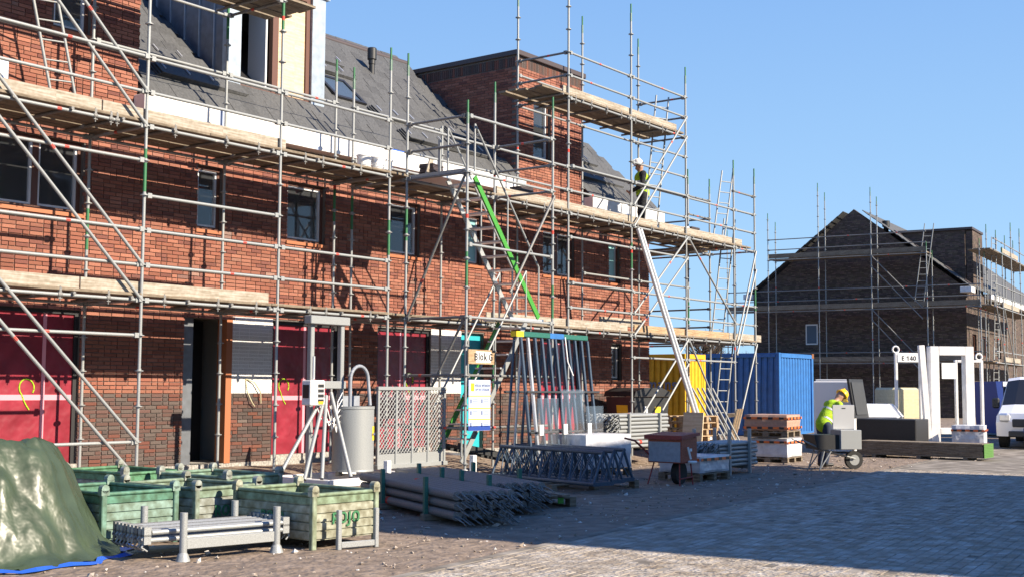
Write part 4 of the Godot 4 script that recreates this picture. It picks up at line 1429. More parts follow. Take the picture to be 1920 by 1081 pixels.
	for q in [[1.55, 0.24], [0.85, 0.31], [0.1, 0.38]]:
		mb = MB.new()
		mb.tube(Vector3(-1.1, q[0], q[1]), Vector3(1.25, q[0], q[1]), 0.02, 8); mb.tube(Vector3(-1.1, q[0], -q[1]), Vector3(1.15, q[0], -q[1]), 0.02, 8)
		part(gr, "rail", mb, "dark_steel")
	for q in [[-1.0, -0.35, 1.35], [-0.25, 0.5, 1.5], [0.55, 1.15, 1.2]]:
		mb = MB.new()
		var lean := Basis(Vector3.RIGHT, -0.02)
		mb.box(Vector3((q[0] + q[1]) * 0.5, 0.1 + q[2] * 0.5, 0.4), Vector3(q[1] - q[0], q[2], 0.02), lean)
		var g := part(gr, "pane", mb, "glass")
		mb = MB.new()
		mb.box(Vector3(q[0] + 0.1, 0.9, 0.415), Vector3(0.12, 0.18, 0.006), lean)
		part(g, "sticker", mb, "white_plain")
	mb = MB.new()
	mb.path([Vector3(0.3, 2.55, 0.1), Vector3(0.33, 2.1, 0.14), Vector3(0.42, 1.85, 0.2)], 0.014, 6)
	part(gr, "strap", mb, "white_plain")
	wrapped_pack("white film-wrapped slabs with a yellow label behind the lattice girders", Vector3(8.25, -0.3, 2.2), -0.1, Vector3(1.35, 0.62, 0.9), 0)
	# signs on the stair tower
	var s1 := thing("block_sign", "wooden board with a white sheet reading Blok G tied to the stair tower", "sign", Vector3(5.97, 1.82, 1.46))
	mb = MB.new()
	mb.cbox(Vector3.ZERO, Vector3(0.76, 0.25, 0.018), 0.003)
	part(s1, "board", mb, "pale_wood")
	mb = MB.new()
	mb.box(Vector3(0.03, 0, 0.0105), Vector3(0.42, 0.19, 0.002))
	part(s1, "sheet", mb, "white_plain")
	text(s1, "lettering", "Blok G", Vector3(0.03, 0, 0.013), 0.17, "black")
	var s2 := thing("safety_sign", "blue and white safety notice board hanging on the stair tower", "sign", Vector3(5.91, 0.99, 1.46))
	mb = MB.new()
	mb.cbox(Vector3.ZERO, Vector3(0.6, 0.87, 0.012), 0.002)
	part(s2, "board", mb, "sign_blue")
	for q in [[0.16, 0.02, "yellow_label"], [-0.05, 0.02, "yellow_label"], [-0.24, 0.02, "yellow_label"], [-0.39, 0.08, "blue_panel"]]:
		mb = MB.new()
		mb.box(Vector3(0, q[0], 0.007), Vector3(0.6, q[1], 0.002))
		part(s2, "stripe", mb, q[2])
	mb = MB.new()
	mb.box(Vector3(-0.2, 0.31, 0.007), Vector3(0.1, 0.14, 0.002))
	part(s2, "emblem", mb, "yellow_label")
	text(s2, "lettering", "VEILIG WERKEN", Vector3(0.07, 0.34, 0.008), 0.055, "sign_ink")
	text(s2, "lettering", "OP DE STEIGER", Vector3(0.07, 0.27, 0.008), 0.055, "sign_ink")
	for r in 3:
		for k in 2:
			mb = MB.new()
			for l in 3: mb.box(Vector3(-0.12 + k * 0.3, 0.1 - r * 0.2 - l * 0.03, 0.007), Vector3(0.14, 0.008, 0.002))
			mb.box(Vector3(-0.24 + k * 0.3, 0.07 - r * 0.2, 0.007), Vector3(0.04, 0.07, 0.002))
			part(s2, "printed_lines", mb, "sign_ink")
	var rp := thing("loading_ramp", "dark perforated metal ramp sloping down beside the stair tower", "ramp", Vector3(7.0, 0.1, 0.75), 0.0)
	mb = MB.new()
	for s in [-0.2, 0.2]: mb.box(Vector3(0, 0.0, s), Vector3(2.1, 0.11, 0.03), Basis(Vector3.BACK, -0.17))
	for k in 14: mb.box(Vector3(-0.95 + k * 0.147, 0.16 - k * 0.0252, 0), Vector3(0.06, 0.02, 0.38), Basis(Vector3.BACK, -0.17))
	part(rp, "ramp_plate", mb, "dark_steel")
	# tube racks further along
	for q in [[10.9, 0.0, 1.2, 2.0, "rack of pale galvanised tubes stacked under the brick wall", "galvanised", 9, 9], [10.3, -0.25, 3.8, 1.6, "rack of grey tubes standing behind the red cart", "galvanised", 9, 6]]:
		var t := thing("tube_rack", q[4], "tubes", Vector3(q[0], q[1], q[2]), 0.0)
		var stack := Node3D.new()
		stack.name = "tube_stack"
		t.add_child(stack)
		stack.rotation.y = -PI / 2
		stack.position = Vector3(0, 0.06, -0.38)
		tube_stack(stack, q[6], q[7], 0.036, q[3], q[5], true)
		for x in [0.35, q[3] - 0.4]:
			for z in [0.0, -0.76]:
				var p := MB.new()
				p.cbox(Vector3(x, 0.2, z), Vector3(0.06, 1.15, 0.06), 0.006)
				part(t, "post", p, "galvanised")
			var p := MB.new()
			p.cbox(Vector3(x, 0.03, -0.38), Vector3(0.06, 0.06, 0.7), 0.004)
			part(t, "bearer", p, "old_tube")
	# red cart
	var ct := thing("tool_cart", "red lidded tool cart with grey side on a wheel and thin red legs", "cart", Vector3(8.02, -0.35, 4.05), 0.0)
	mb = MB.new()
	mb.cbox(Vector3(0, 0.6, 0), Vector3(0.55, 0.44, 0.66), 0.01)
	part(ct, "box", mb, "orange_cart")
	mb = MB.new()
	mb.box(Vector3(-0.2785, 0.57, 0.0), Vector3(0.006, 0.34, 0.62))
	part(ct, "side_panel", mb, "grey_blue")
	mb = MB.new()
	mb.prism([Vector2(-0.33, 0.78), Vector2(0.31, 0.84), Vector2(0.31, 0.89), Vector2(-0.33, 0.85)], Vector3(0, 0, -0.37), Vector3.RIGHT, Vector3.UP, Vector3(0, 0, 0.74))
	part(ct, "lid", mb, "red_cart")
	mb = MB.new()
	mb.box(Vector3(0.05, 0.6, 0.3345), Vector3(0.07, 0.05, 0.004))
	part(ct, "label", mb, "white_plain")
	for q in [[-0.2, 0.25, -0.28, 0.3], [-0.2, -0.25, -0.3, -0.32], [0.15, 0.27, 0.12, 0.33]]:
		mb = MB.new()
		mb.path([Vector3(q[0], 0.38, q[1]), Vector3(q[2], 0.0, q[3])], 0.014, 6)
		part(ct, "leg", mb, "red_cart")
	mb = MB.new()
	mb.path([Vector3(-0.28, 0.12, 0.3), Vector3(0.12, 0.14, 0.33)], 0.012, 6)
	mb.path([Vector3(-0.25, 0.5, -0.3), Vector3(-0.5, 0.75, -0.45), Vector3(-0.75, 0.8, -0.5)], 0.018, 6)
	part(ct, "handle", mb, "red_cart")
	mb = MB.new()
	mb.tube(Vector3(0.1, 0.2, 0.02), Vector3(0.1, 0.2, 0.12), 0.2, 18)
	part(ct, "wheel", mb, "tyre")
	mb = MB.new()
	mb.path([Vector3(-0.1, 0.65, 0.36), Vector3(-0.04, 0.45, 0.38)], 0.02, 6)
	mb.lathe([[0.07, 0.38], [0.085, 0.4], [0.07, 0.42], [0.05, 0.4], [0.07, 0.38]], Vector3(-0.02, 0.0, 0.4), 14)
	part(ct, "tap_and_hose", mb, "white_plain")
	wrapped_pack("low film-wrapped pallet with black and orange tape in front of the grey tube rack", Vector3(9.35, -0.35, 3.75), 0.0, Vector3(1.15, 0.3, 0.85), 1)
	# stack of pallets
	for k in 7:
		var ps := thing("pallet", "pale softwood pallet, %s of the stack under the raking shores" % ["lowest", "second from the bottom", "third from the bottom", "middle one", "third from the top", "second from the top", "topmost"][k], "pallet", Vector3(14.35 + rng.randf_range(-0.03, 0.03), -0.33 + k * 0.146, 1.0 + rng.randf_range(-0.03, 0.03)), rng.randf_range(-0.03, 0.03), "pallets in the stack under the shores")
		pallet(ps, Vector3.ZERO, 1.0, 0.8)
	var lb := thing("chipboard_sheet", "small chipboard sheet leaning on the pallet stack", "board", Vector3(13.78, 0.1, 1.3), 0.0)
	mb = MB.new()
	mb.box(Vector3(0, 0.3, 0), Vector3(0.03, 0.75, 0.5), Basis(Vector3.BACK, -0.15))
	part(lb, "sheet", mb, "plywood")
	# black waste container
	var wc := thing("waste_container", "black wheeled waste container with domed lid behind the scaffold", "waste bin", Vector3(14.75, -0.15, -0.72), -0.2)
	mb = MB.new()
	mb.prism([Vector2(-0.5, 0.2), Vector2(0.5, 0.2), Vector2(0.62, 1.25), Vector2(-0.62, 1.25)], Vector3(0, 0, -0.45), Vector3.RIGHT, Vector3.UP, Vector3(0, 0, 0.9))
	part(wc, "body", mb, "black_plastic")
	mb = MB.new()
	mb.prism([Vector2(-0.65, 1.26), Vector2(0.65, 1.26), Vector2(0.6, 1.38), Vector2(0.3, 1.47), Vector2(-0.3, 1.47), Vector2(-0.6, 1.38)], Vector3(0, 0, -0.5), Vector3.RIGHT, Vector3.UP, Vector3(0, 0, 1.0))
	part(wc, "lid", mb, "black_plastic")
	for q in [[-0.2, "white_plain", 0.12, 0.16], [0.22, "yellow_label", 0.2, 0.14]]:
		mb = MB.new()
		mb.box(Vector3(q[0], 0.95, 0.453), Vector3(q[2], q[3], 0.004))
		part(wc, "sticker", mb, q[1])
	mb = MB.new()
	mb.box(Vector3(-0.585, 0.95, 0.05), Vector3(0.006, 0.22, 0.36), Basis(Vector3.BACK, 0.113))
	part(wc, "sticker", mb, "yellow_label")
	for x in [-0.38, 0.38]:
		mb = MB.new()
		mb.tube(Vector3(x, 0.1, 0.3), Vector3(x, 0.1, 0.36), 0.1, 12)
		part(wc, "wheel", mb, "tyre")
	# leaning timber and rubble by the scaffold end
	var hp2 := thing("leaning_pallet", "weathered pallet and planks leaning on the scaffold end", "pallet", Vector3(17.3, -0.3, 0.55), 0.3)
	for k in 6:
		mb = MB.new()
		mb.box(Vector3(-0.45 + k * 0.17, 0.55, 0.0), Vector3(0.1, 1.15, 0.022), Basis(Vector3.RIGHT, 0.25))
		part(hp2, "slat", mb, "pale_wood" if k % 2 else "plank")
	for y in [0.15, 0.95]:
		mb = MB.new()
		mb.box(Vector3(0, y, 0.03 - (y - 0.5) * 0.25), Vector3(1.05, 0.09, 0.05), Basis(Vector3.RIGHT, 0.25))
		part(hp2, "bearer", mb, "plank")
	for k in 5:
		var ln := thing("scaffold_tube", "loose galvanised tube leaning against the scaffold end", "tube", Vector3(16.4 + k * 0.12, -0.33, 0.9 + k * 0.05), 0.0, "tubes leaning on the scaffold end")
		mb = MB.new()
		mb.tube(Vector3.ZERO, Vector3(-0.9 + k * 0.04, 1.65, -0.55), 0.026, 8)
		part(ln, "tube", mb, "galvanised")
	var rb := thing("rubble_bag", "torn white bag of rubble on the ground below the scaffold end", "bag", Vector3(15.9, -0.33, 0.5))
	mb = MB.new()
	blob(mb, Vector3(0, 0.3, 0), Vector3(0.75, 0.5, 0.5), 5)
	part(rb, "bag", mb, "wrap")
	# buckets, tiles and timber on the upper deck
	bucket("white plastic bucket with wooden float beside two other buckets on the upper deck", Vector3(4.93, 5.1, -0.42))
	bucket("white plastic bucket between two other buckets on the upper deck", Vector3(5.24, 5.1, -0.38))
	bucket("white plastic bucket next to the scaffold joint on the upper deck", Vector3(5.5, 5.1, -0.44))
	tile_stack("dark roof tiles stacked on the upper deck beside the stair tower, plank leaning on them", Vector3(6.8, 5.1, -0.45), 14, 0.2)
	tile_stack("dark roof tiles stacked on the upper deck in front of the brick bay", Vector3(9.6, 5.1, -0.4), 12, 0.0)
	tile_stack("low pile of dark roof tiles beside the taller stack at the brick bay", Vector3(9.15, 5.1, -0.5), 8, 0.4)
	tile_stack("dark roof tiles stacked at the far end of the upper deck beside a bucket", Vector3(17.2, 5.1, -0.6), 12, 0.0)
	bucket("white plastic bucket at the far end of the upper deck", Vector3(16.75, 5.1, -0.55))
	var pk := thing("short_plank", "short pale plank leaning on the roof tiles on the upper deck", "plank", Vector3(6.52, 5.1, -0.35))
	mb = MB.new()
	mb.box(Vector3(0.07, 0.24, 0), Vector3(0.11, 0.52, 0.025), Basis(Vector3.BACK, -0.35))
	part(pk, "plank", mb, "toe_board")

func blob(mb: MB, o: Vector3, r: Vector3, seed_: int) -> void:
	var nz := FastNoiseLite.new()
	nz.seed = seed_; nz.frequency = 1.5
	var P := func(i: int, j: int) -> Vector3:
		var a := TAU * (i % 16) / 16.0
		var b := -PI / 2 + PI * j / 8.0
		var d := Vector3(cos(b) * cos(a), sin(b), cos(b) * sin(a))
		return o + d * r * (0.5 + 0.3 * nz.get_noise_3dv(d * 1.5))
	for i in 16:
		for j in 8: mb.quad(P.call(i + 1, j), P.call(i, j), P.call(i, j + 1), P.call(i + 1, j + 1))

# ---------- far yard ----------
func container(called: String, label: String, pos: Vector3, s: Vector3, m: String) -> Node3D:   # pos: corner nearest the street, x to the right, z to the back
	var t := thing(called, label, "container", pos)
	var mb := MB.new()
	for f in 2:   # ribbed walls: front (+z) and the side that faces -x
		var len: float = s.x if f == 0 else s.z
		var u := 0.1
		while u < len - 0.12:
			var prof := [[0.0, 0.0], [0.03, -0.035], [0.11, -0.035], [0.14, 0.0], [0.22, 0.0]]
			for k in 4:
				var a: Array = prof[k]
				var b: Array = prof[k + 1]
				var ua := minf(u + a[0], len - 0.1)
				var ub := minf(u + b[0], len - 0.1)
				if f == 0: mb.quad(Vector3(ua, 0.12, a[1]), Vector3(ub, 0.12, b[1]), Vector3(ub, s.y - 0.12, b[1]), Vector3(ua, s.y - 0.12, a[1]))
				else: mb.quad(Vector3(-a[1], 0.12, -ub), Vector3(-a[1], 0.12, -ua), Vector3(-b[1], s.y - 0.12, -ua), Vector3(-b[1], s.y - 0.12, -ub))
			u += 0.22
	mb.quad(Vector3(s.x, 0.1, 0), Vector3(s.x, 0.1, -s.z), Vector3(s.x, s.y, -s.z), Vector3(s.x, s.y, 0))
	mb.quad(Vector3(s.x, 0.1, -s.z), Vector3(0, 0.1, -s.z), Vector3(0, s.y, -s.z), Vector3(s.x, s.y, -s.z))
	part(t, "ribbed_wall", mb, m)
	mb = MB.new()
	mb.box(Vector3(s.x * 0.5, s.y - 0.04, -s.z * 0.5), Vector3(s.x + 0.01, 0.06, s.z + 0.01))
	part(t, "roof", mb, m)
	for x in [0.05, s.x - 0.05]:
		for z in [-0.05, -s.z + 0.05]:
			mb = MB.new()
			mb.cbox(Vector3(x, s.y * 0.5 - 0.01, z), Vector3(0.14, s.y + 0.02, 0.14), 0.01)
			part(t, "corner_post", mb, m)
	for y in [0.08, s.y - 0.09]:
		mb = MB.new()
		mb.box(Vector3(s.x * 0.5, y, 0.005), Vector3(s.x - 0.25, 0.12, 0.05))
		part(t, "rail", mb, m)
		mb = MB.new()
		mb.box(Vector3(-0.005, y, -s.z * 0.5), Vector3(0.05, 0.12, s.z - 0.25))
		part(t, "rail", mb, m)
	return t

func frame_box(t: Node, called: String, w: float, h: float, k: float, m: String, dz := 0.1) -> void:
	var mb := MB.new()
	mb.cbox(Vector3(-w * 0.5 + k * 0.5, h * 0.5, 0), Vector3(k, h, dz), 0.01); mb.cbox(Vector3(w * 0.5 - k * 0.5, h * 0.5, 0), Vector3(k, h, dz), 0.01)
	mb.cbox(Vector3(0, h - k * 0.5, 0.003), Vector3(w - 2.0 * k, k, dz), 0.01); mb.cbox(Vector3(0, 0.55, 0.003), Vector3(w - 2.0 * k, k * 0.7, dz), 0.01)
	part(t, called, mb, m)

func far_yard() -> void:
	rng.seed = 61
	var yc := container("storage_container", "yellow steel storage container with dark lettering behind the scaffold end", Vector3(22.9, gy(23, -4), -3.95), Vector3(1.3, 2.72, 2.7), "yellow_box")
	text(yc, "lettering", "heijmans", Vector3(-0.03, 1.75, -1.2), 0.42, "sign_ink", Basis(Vector3.UP, -PI / 2))
	var bc := container("shipping_container", "blue ribbed shipping container with rusty corner beside the yellow one", Vector3(27.3, gy(27, -3), -2.85), Vector3(2.75, 2.78, 3.0), "blue_box")
	var mb := MB.new()
	mb.box(Vector3(2.7, 2.72, -0.05), Vector3(0.17, 0.16, 0.17))
	part(bc, "rust", mb, "rust")
	wrapped_pack("film-wrapped brick pack with orange and black tape on the ground, lower of two", Vector3(15.55, -0.37, 2.45), 0.1, Vector3(1.05, 0.42, 0.95), 1)
	wrapped_pack("film-wrapped brick pack with orange and black tape stacked on another pack", Vector3(15.5, 0.22, 2.42), 0.16, Vector3(1.15, 0.36, 1.0), 2, "pack_stone")
	wrapped_pack("film-wrapped brick pack with orange tape beside the white van", Vector3(22.1, gy(22, 5), 4.85), 0.2, Vector3(0.9, 0.6, 0.8), 2)
	for q in [[21.0, 1.7, 1.0, 1.85, "white wrapped appliance box standing beside the blue container", 0.0], [22.0, 2.4, 1.3, 1.25, "white pyramid-lidded crate behind the crouching worker", 0.35]]:
		var t := thing("white_crate", q[4], "crate", Vector3(q[0], gy(q[0], q[1]), q[1]), 0.2)
		mb = MB.new()
		mb.cbox(Vector3(0, (q[3] - q[5]) * 0.5 + 0.02, 0), Vector3(q[2], q[3] - q[5], q[2]), 0.02)
		part(t, "body", mb, "white_plain" if q[5] == 0.0 else "grey_blue")
		mb = MB.new()
		var y0: float = q[3] - q[5] + 0.02
		var w: float = q[2] * 0.5 + 0.02
		if q[5] > 0.0:
			var r := w * 0.6
			for k in 4:
				var a := [Vector3(-w, y0, w), Vector3(w, y0, w), Vector3(w, y0, -w), Vector3(-w, y0, -w)]
				var b := [Vector3(-r, y0 + q[5], r), Vector3(r, y0 + q[5], r), Vector3(r, y0 + q[5], -r), Vector3(-r, y0 + q[5], -r)]
				mb.quad(a[k], a[(k + 1) % 4], b[(k + 1) % 4], b[k])
			mb.quad(Vector3(-r, y0 + q[5], r), Vector3(r, y0 + q[5], r), Vector3(r, y0 + q[5], -r), Vector3(-r, y0 + q[5], -r))
		else: mb.cbox(Vector3(0.0, y0 + 0.03, 0), Vector3(q[2] * 0.9, 0.05, q[2] * 0.9), 0.01)
		part(t, "lid", mb, "white_plain")
	# board stack
	var bs := thing("board_stack", "long stack of grey boards with green painted ends lying before the black chest", "boards", Vector3(19.3, -0.35, 4.6))
	for k in 9:
		mb = MB.new()
		mb.box(Vector3(rng.randf_range(-0.01, 0.01), 0.09 + k * 0.037, rng.randf_range(-0.02, 0.02)), Vector3(0.75, 0.033, 3.0))
		var o := part(bs, "board", mb, "plank")
		mb = MB.new()
		mb.box(Vector3(0, 0.09 + k * 0.037, 1.53), Vector3(0.74, 0.033, 0.012))
		part(o, "green_end", mb, "board_green")
	for z in [-1.1, 0.0, 1.1]:
		mb = MB.new()
		mb.box(Vector3(0, 0.035, z), Vector3(0.8, 0.07, 0.1))
		part(bs, "bearer", mb, "plank")
	# black chest with open lid
	var ch := thing("tool_chest", "big black steel site chest with its lid standing open", "chest", Vector3(20.5, -0.35, 3.4))
	mb = MB.new()
	mb.cbox(Vector3(0, 0.47, 0), Vector3(0.95, 0.9, 1.55), 0.02)
	part(ch, "body", mb, "black_plastic")
	mb = MB.new()
	mb.box(Vector3(-0.1, 1.42, -0.86), Vector3(0.95, 1.02, 0.06), Basis(Vector3.RIGHT, -0.16))
	var lid := part(ch, "lid", mb, "black_plastic")
	mb = MB.new()
	mb.box(Vector3(-0.1, 1.43, -0.815), Vector3(0.78, 0.85, 0.02), Basis(Vector3.RIGHT, -0.16))
	part(lid, "inner_panel", mb, "dark_steel")
	# white steel frames
	var f1 := thing("lifting_frame", "narrow white steel frame with lifting eye and sign reading E 140", "frame", Vector3(22.9, gy(23, 3), 3.0), -0.85)
	frame_box(f1, "frame", 0.75, 2.65, 0.07, "white_paint")
	mb = MB.new()
	mb.box(Vector3(0, 2.5, 0.06), Vector3(0.62, 0.2, 0.01))
	part(f1, "plate", mb, "white_plain")
	text(f1, "lettering", "E 140", Vector3(0, 2.5, 0.067), 0.17, "black")
	mb = MB.new()
	for k in 12: mb.tube(Vector3(-0.34 + 0.09 * cos(TAU * k / 12), 2.74 + 0.09 * sin(TAU * k / 12), 0), Vector3(-0.34 + 0.09 * cos(TAU * (k + 1) / 12), 2.74 + 0.09 * sin(TAU * (k + 1) / 12), 0), 0.025, 6)
	part(f1, "lifting_eye", mb, "white_paint")
	var f2 := thing("window_module", "tall white frame module with an opening, standing behind the black chest", "frame", Vector3(22.75, gy(23, 4), 4.2), -0.85)
	frame_box(f2, "frame", 1.2, 2.8, 0.24, "white_paint", 0.25)
	mb = MB.new()
	mb.box(Vector3(-0.05, 2.15, 0.05), Vector3(0.42, 0.42, 0.02))
	part(f2, "panel", mb, "white_plain")
	mb = MB.new()
	mb.cbox(Vector3(-0.78, 1.4, 0.15), Vector3(0.16, 2.85, 0.12), 0.01, Basis(Vector3.BACK, 0.06))
	part(f2, "leaning_post", mb, "white_paint")
	var f3 := thing("lifting_frame", "narrow white steel frame with lifting eye next to the frame module", "frame", Vector3(24.0, gy(24, 5), 4.3), -0.85)
	frame_box(f3, "frame", 0.8, 2.45, 0.07, "white_paint")
	mb = MB.new()
	for k in 12: mb.tube(Vector3(0.3 + 0.09 * cos(TAU * k / 12), 2.54 + 0.09 * sin(TAU * k / 12), 0), Vector3(0.3 + 0.09 * cos(TAU * (k + 1) / 12), 2.54 + 0.09 * sin(TAU * (k + 1) / 12), 0), 0.025, 6)
	part(f3, "lifting_eye", mb, "white_paint")
	var ins := thing("insulation_bale", "wrapped yellowish insulation bale behind the black chest lid", "bale", Vector3(23.6, gy(23, 3), 2.6), -0.6)
	mb = MB.new()
	mb.cbox(Vector3(0, 0.85, 0), Vector3(1.3, 1.7, 0.9), 0.06)
	part(ins, "bale", mb, "insulation")
	var sk := thing("blue_skip", "dark blue waste skip with red and white chevrons next to the van", "skip", Vector3(31.5, gy(31, 4), 4.2), -0.85)
	mb = MB.new()
	mb.prism([Vector2(-1.6, 0.1), Vector2(1.6, 0.1), Vector2(1.8, 1.75), Vector2(-1.8, 1.75)], Vector3(0, 0, -0.9), Vector3.RIGHT, Vector3.UP, Vector3(0, 0, 1.8))
	part(sk, "body", mb, "blue_bin")
	for x in [-1.0, 0.85]:
		for k in 4:
			mb = MB.new()
			for s in [-1.0, 1.0]: mb.box(Vector3(x + s * 0.09, 0.6 + k * 0.2, 0.905), Vector3(0.2, 0.09, 0.008), Basis(Vector3.BACK, s * 0.6))
			part(sk, "chevron", mb, "red_mark" if k % 2 else "white_plain")
	mb = MB.new()
	for k in 5: mb.box(Vector3(-1.4 + k * 0.7, 1.66, 0.91), Vector3(0.34, 0.16, 0.012))
	part(sk, "rim_marking", mb, "white_plain")
	van()

func van() -> void:
	var t := thing("white_van", "white delivery van with dark grille parked at the site entrance", "van", Vector3(24.7, gy(25, 6) , 5.8), -PI / 2 + 0.12)
	# local: -z... front faces +z after turn; x across, profile in z (length) and y
	var prof := [[0.0, 0.35], [0.06, 0.75], [-0.05, 0.98], [-0.75, 1.22], [-1.55, 1.92], [-1.8, 2.0], [-4.9, 2.0], [-5.0, 1.8], [-5.0, 0.35]]
	var secs := [[-1.0, 0.86, 0.05], [-0.94, 0.97, 0.01], [-0.6, 1.0, 0.0], [0.0, 1.0, 0.0], [0.6, 1.0, 0.0], [0.94, 0.97, 0.01], [1.0, 0.86, 0.05]]
	var mb := MB.new()
	var P := func(i: int, k: int) -> Vector3:
		var s: Array = secs[i]
		var p: Array = prof[k]
		var bow: float = 0.16 * s[0] * s[0] if k < 5 else 0.0
		return Vector3(s[0] * (0.99 - 0.08 * maxf(0.0, p[1] - 1.2)), 0.35 + (p[1] - 0.35) * s[1], p[0] * (1.0 - s[2]) - bow)
	for i in secs.size() - 1:
		for k in prof.size() - 1:
			if k == 3 and i > 0 and i < 5: continue
			mb.quad(P.call(i, k), P.call(i + 1, k), P.call(i + 1, k + 1), P.call(i, k + 1))
	for i in [0, 6]:
		for k in range(1, prof.size() - 1):
			if i == 0: mb.tri(P.call(i, 0), P.call(i, k), P.call(i, k + 1))
			else: mb.tri(P.call(i, 0), P.call(i, k + 1), P.call(i, k))
	part(t, "body", mb, "car_white")
	mb = MB.new()
	for i in range(1, 5): mb.quad(P.call(i, 3), P.call(i + 1, 3), P.call(i + 1, 4), P.call(i, 4))
	part(t, "windscreen", mb, "black")
	mb = MB.new()
	mb.cbox(Vector3(0, 0.72, 0.02), Vector3(1.1, 0.22, 0.08), 0.02)
	mb.cbox(Vector3(0, 0.42, 0.04), Vector3(1.3, 0.16, 0.1), 0.02)
	part(t, "grille", mb, "black_plastic")
	mb = MB.new()
	mb.box(Vector3(0, 0.53, 0.1), Vector3(0.52, 0.11, 0.012))
	var pl := part(t, "number_plate", mb, "plate_yellow")
	mb = MB.new()
	mb.box(Vector3(-0.235, 0.53, 0.107), Vector3(0.05, 0.11, 0.004))
	part(pl, "blue_strip", mb, "blue_panel")
	for s in [-1.0, 1.0]:
		mb = MB.new()
		mb.cbox(Vector3(s * 0.76, 0.86, -0.07), Vector3(0.3, 0.24, 0.16), 0.05, Basis(Vector3.UP, s * 0.35))
		part(t, "headlight", mb, "alu")
		mb = MB.new()
		mb.cbox(Vector3(s * 1.13, 1.25, -1.1), Vector3(0.2, 0.3, 0.12), 0.04)
		part(t, "mirror", mb, "black_plastic")
		for z in [-0.85, -4.0]:
			mb = MB.new()
			mb.tube(Vector3(s * 0.78, 0.33, z), Vector3(s * 1.0, 0.33, z), 0.33, 20)
			var w := part(t, "wheel", mb, "tyre")
			mb = MB.new()
			mb.tube(Vector3(s * 0.99, 0.33, z), Vector3(s * 1.012, 0.33, z), 0.2, 16)
			part(w, "rim", mb, "alu")
		mb = MB.new()
		mb.box(Vector3(s * 0.985, 1.5, -1.9), Vector3(0.012, 0.45, 0.8))
		part(t, "side_window", mb, "black")

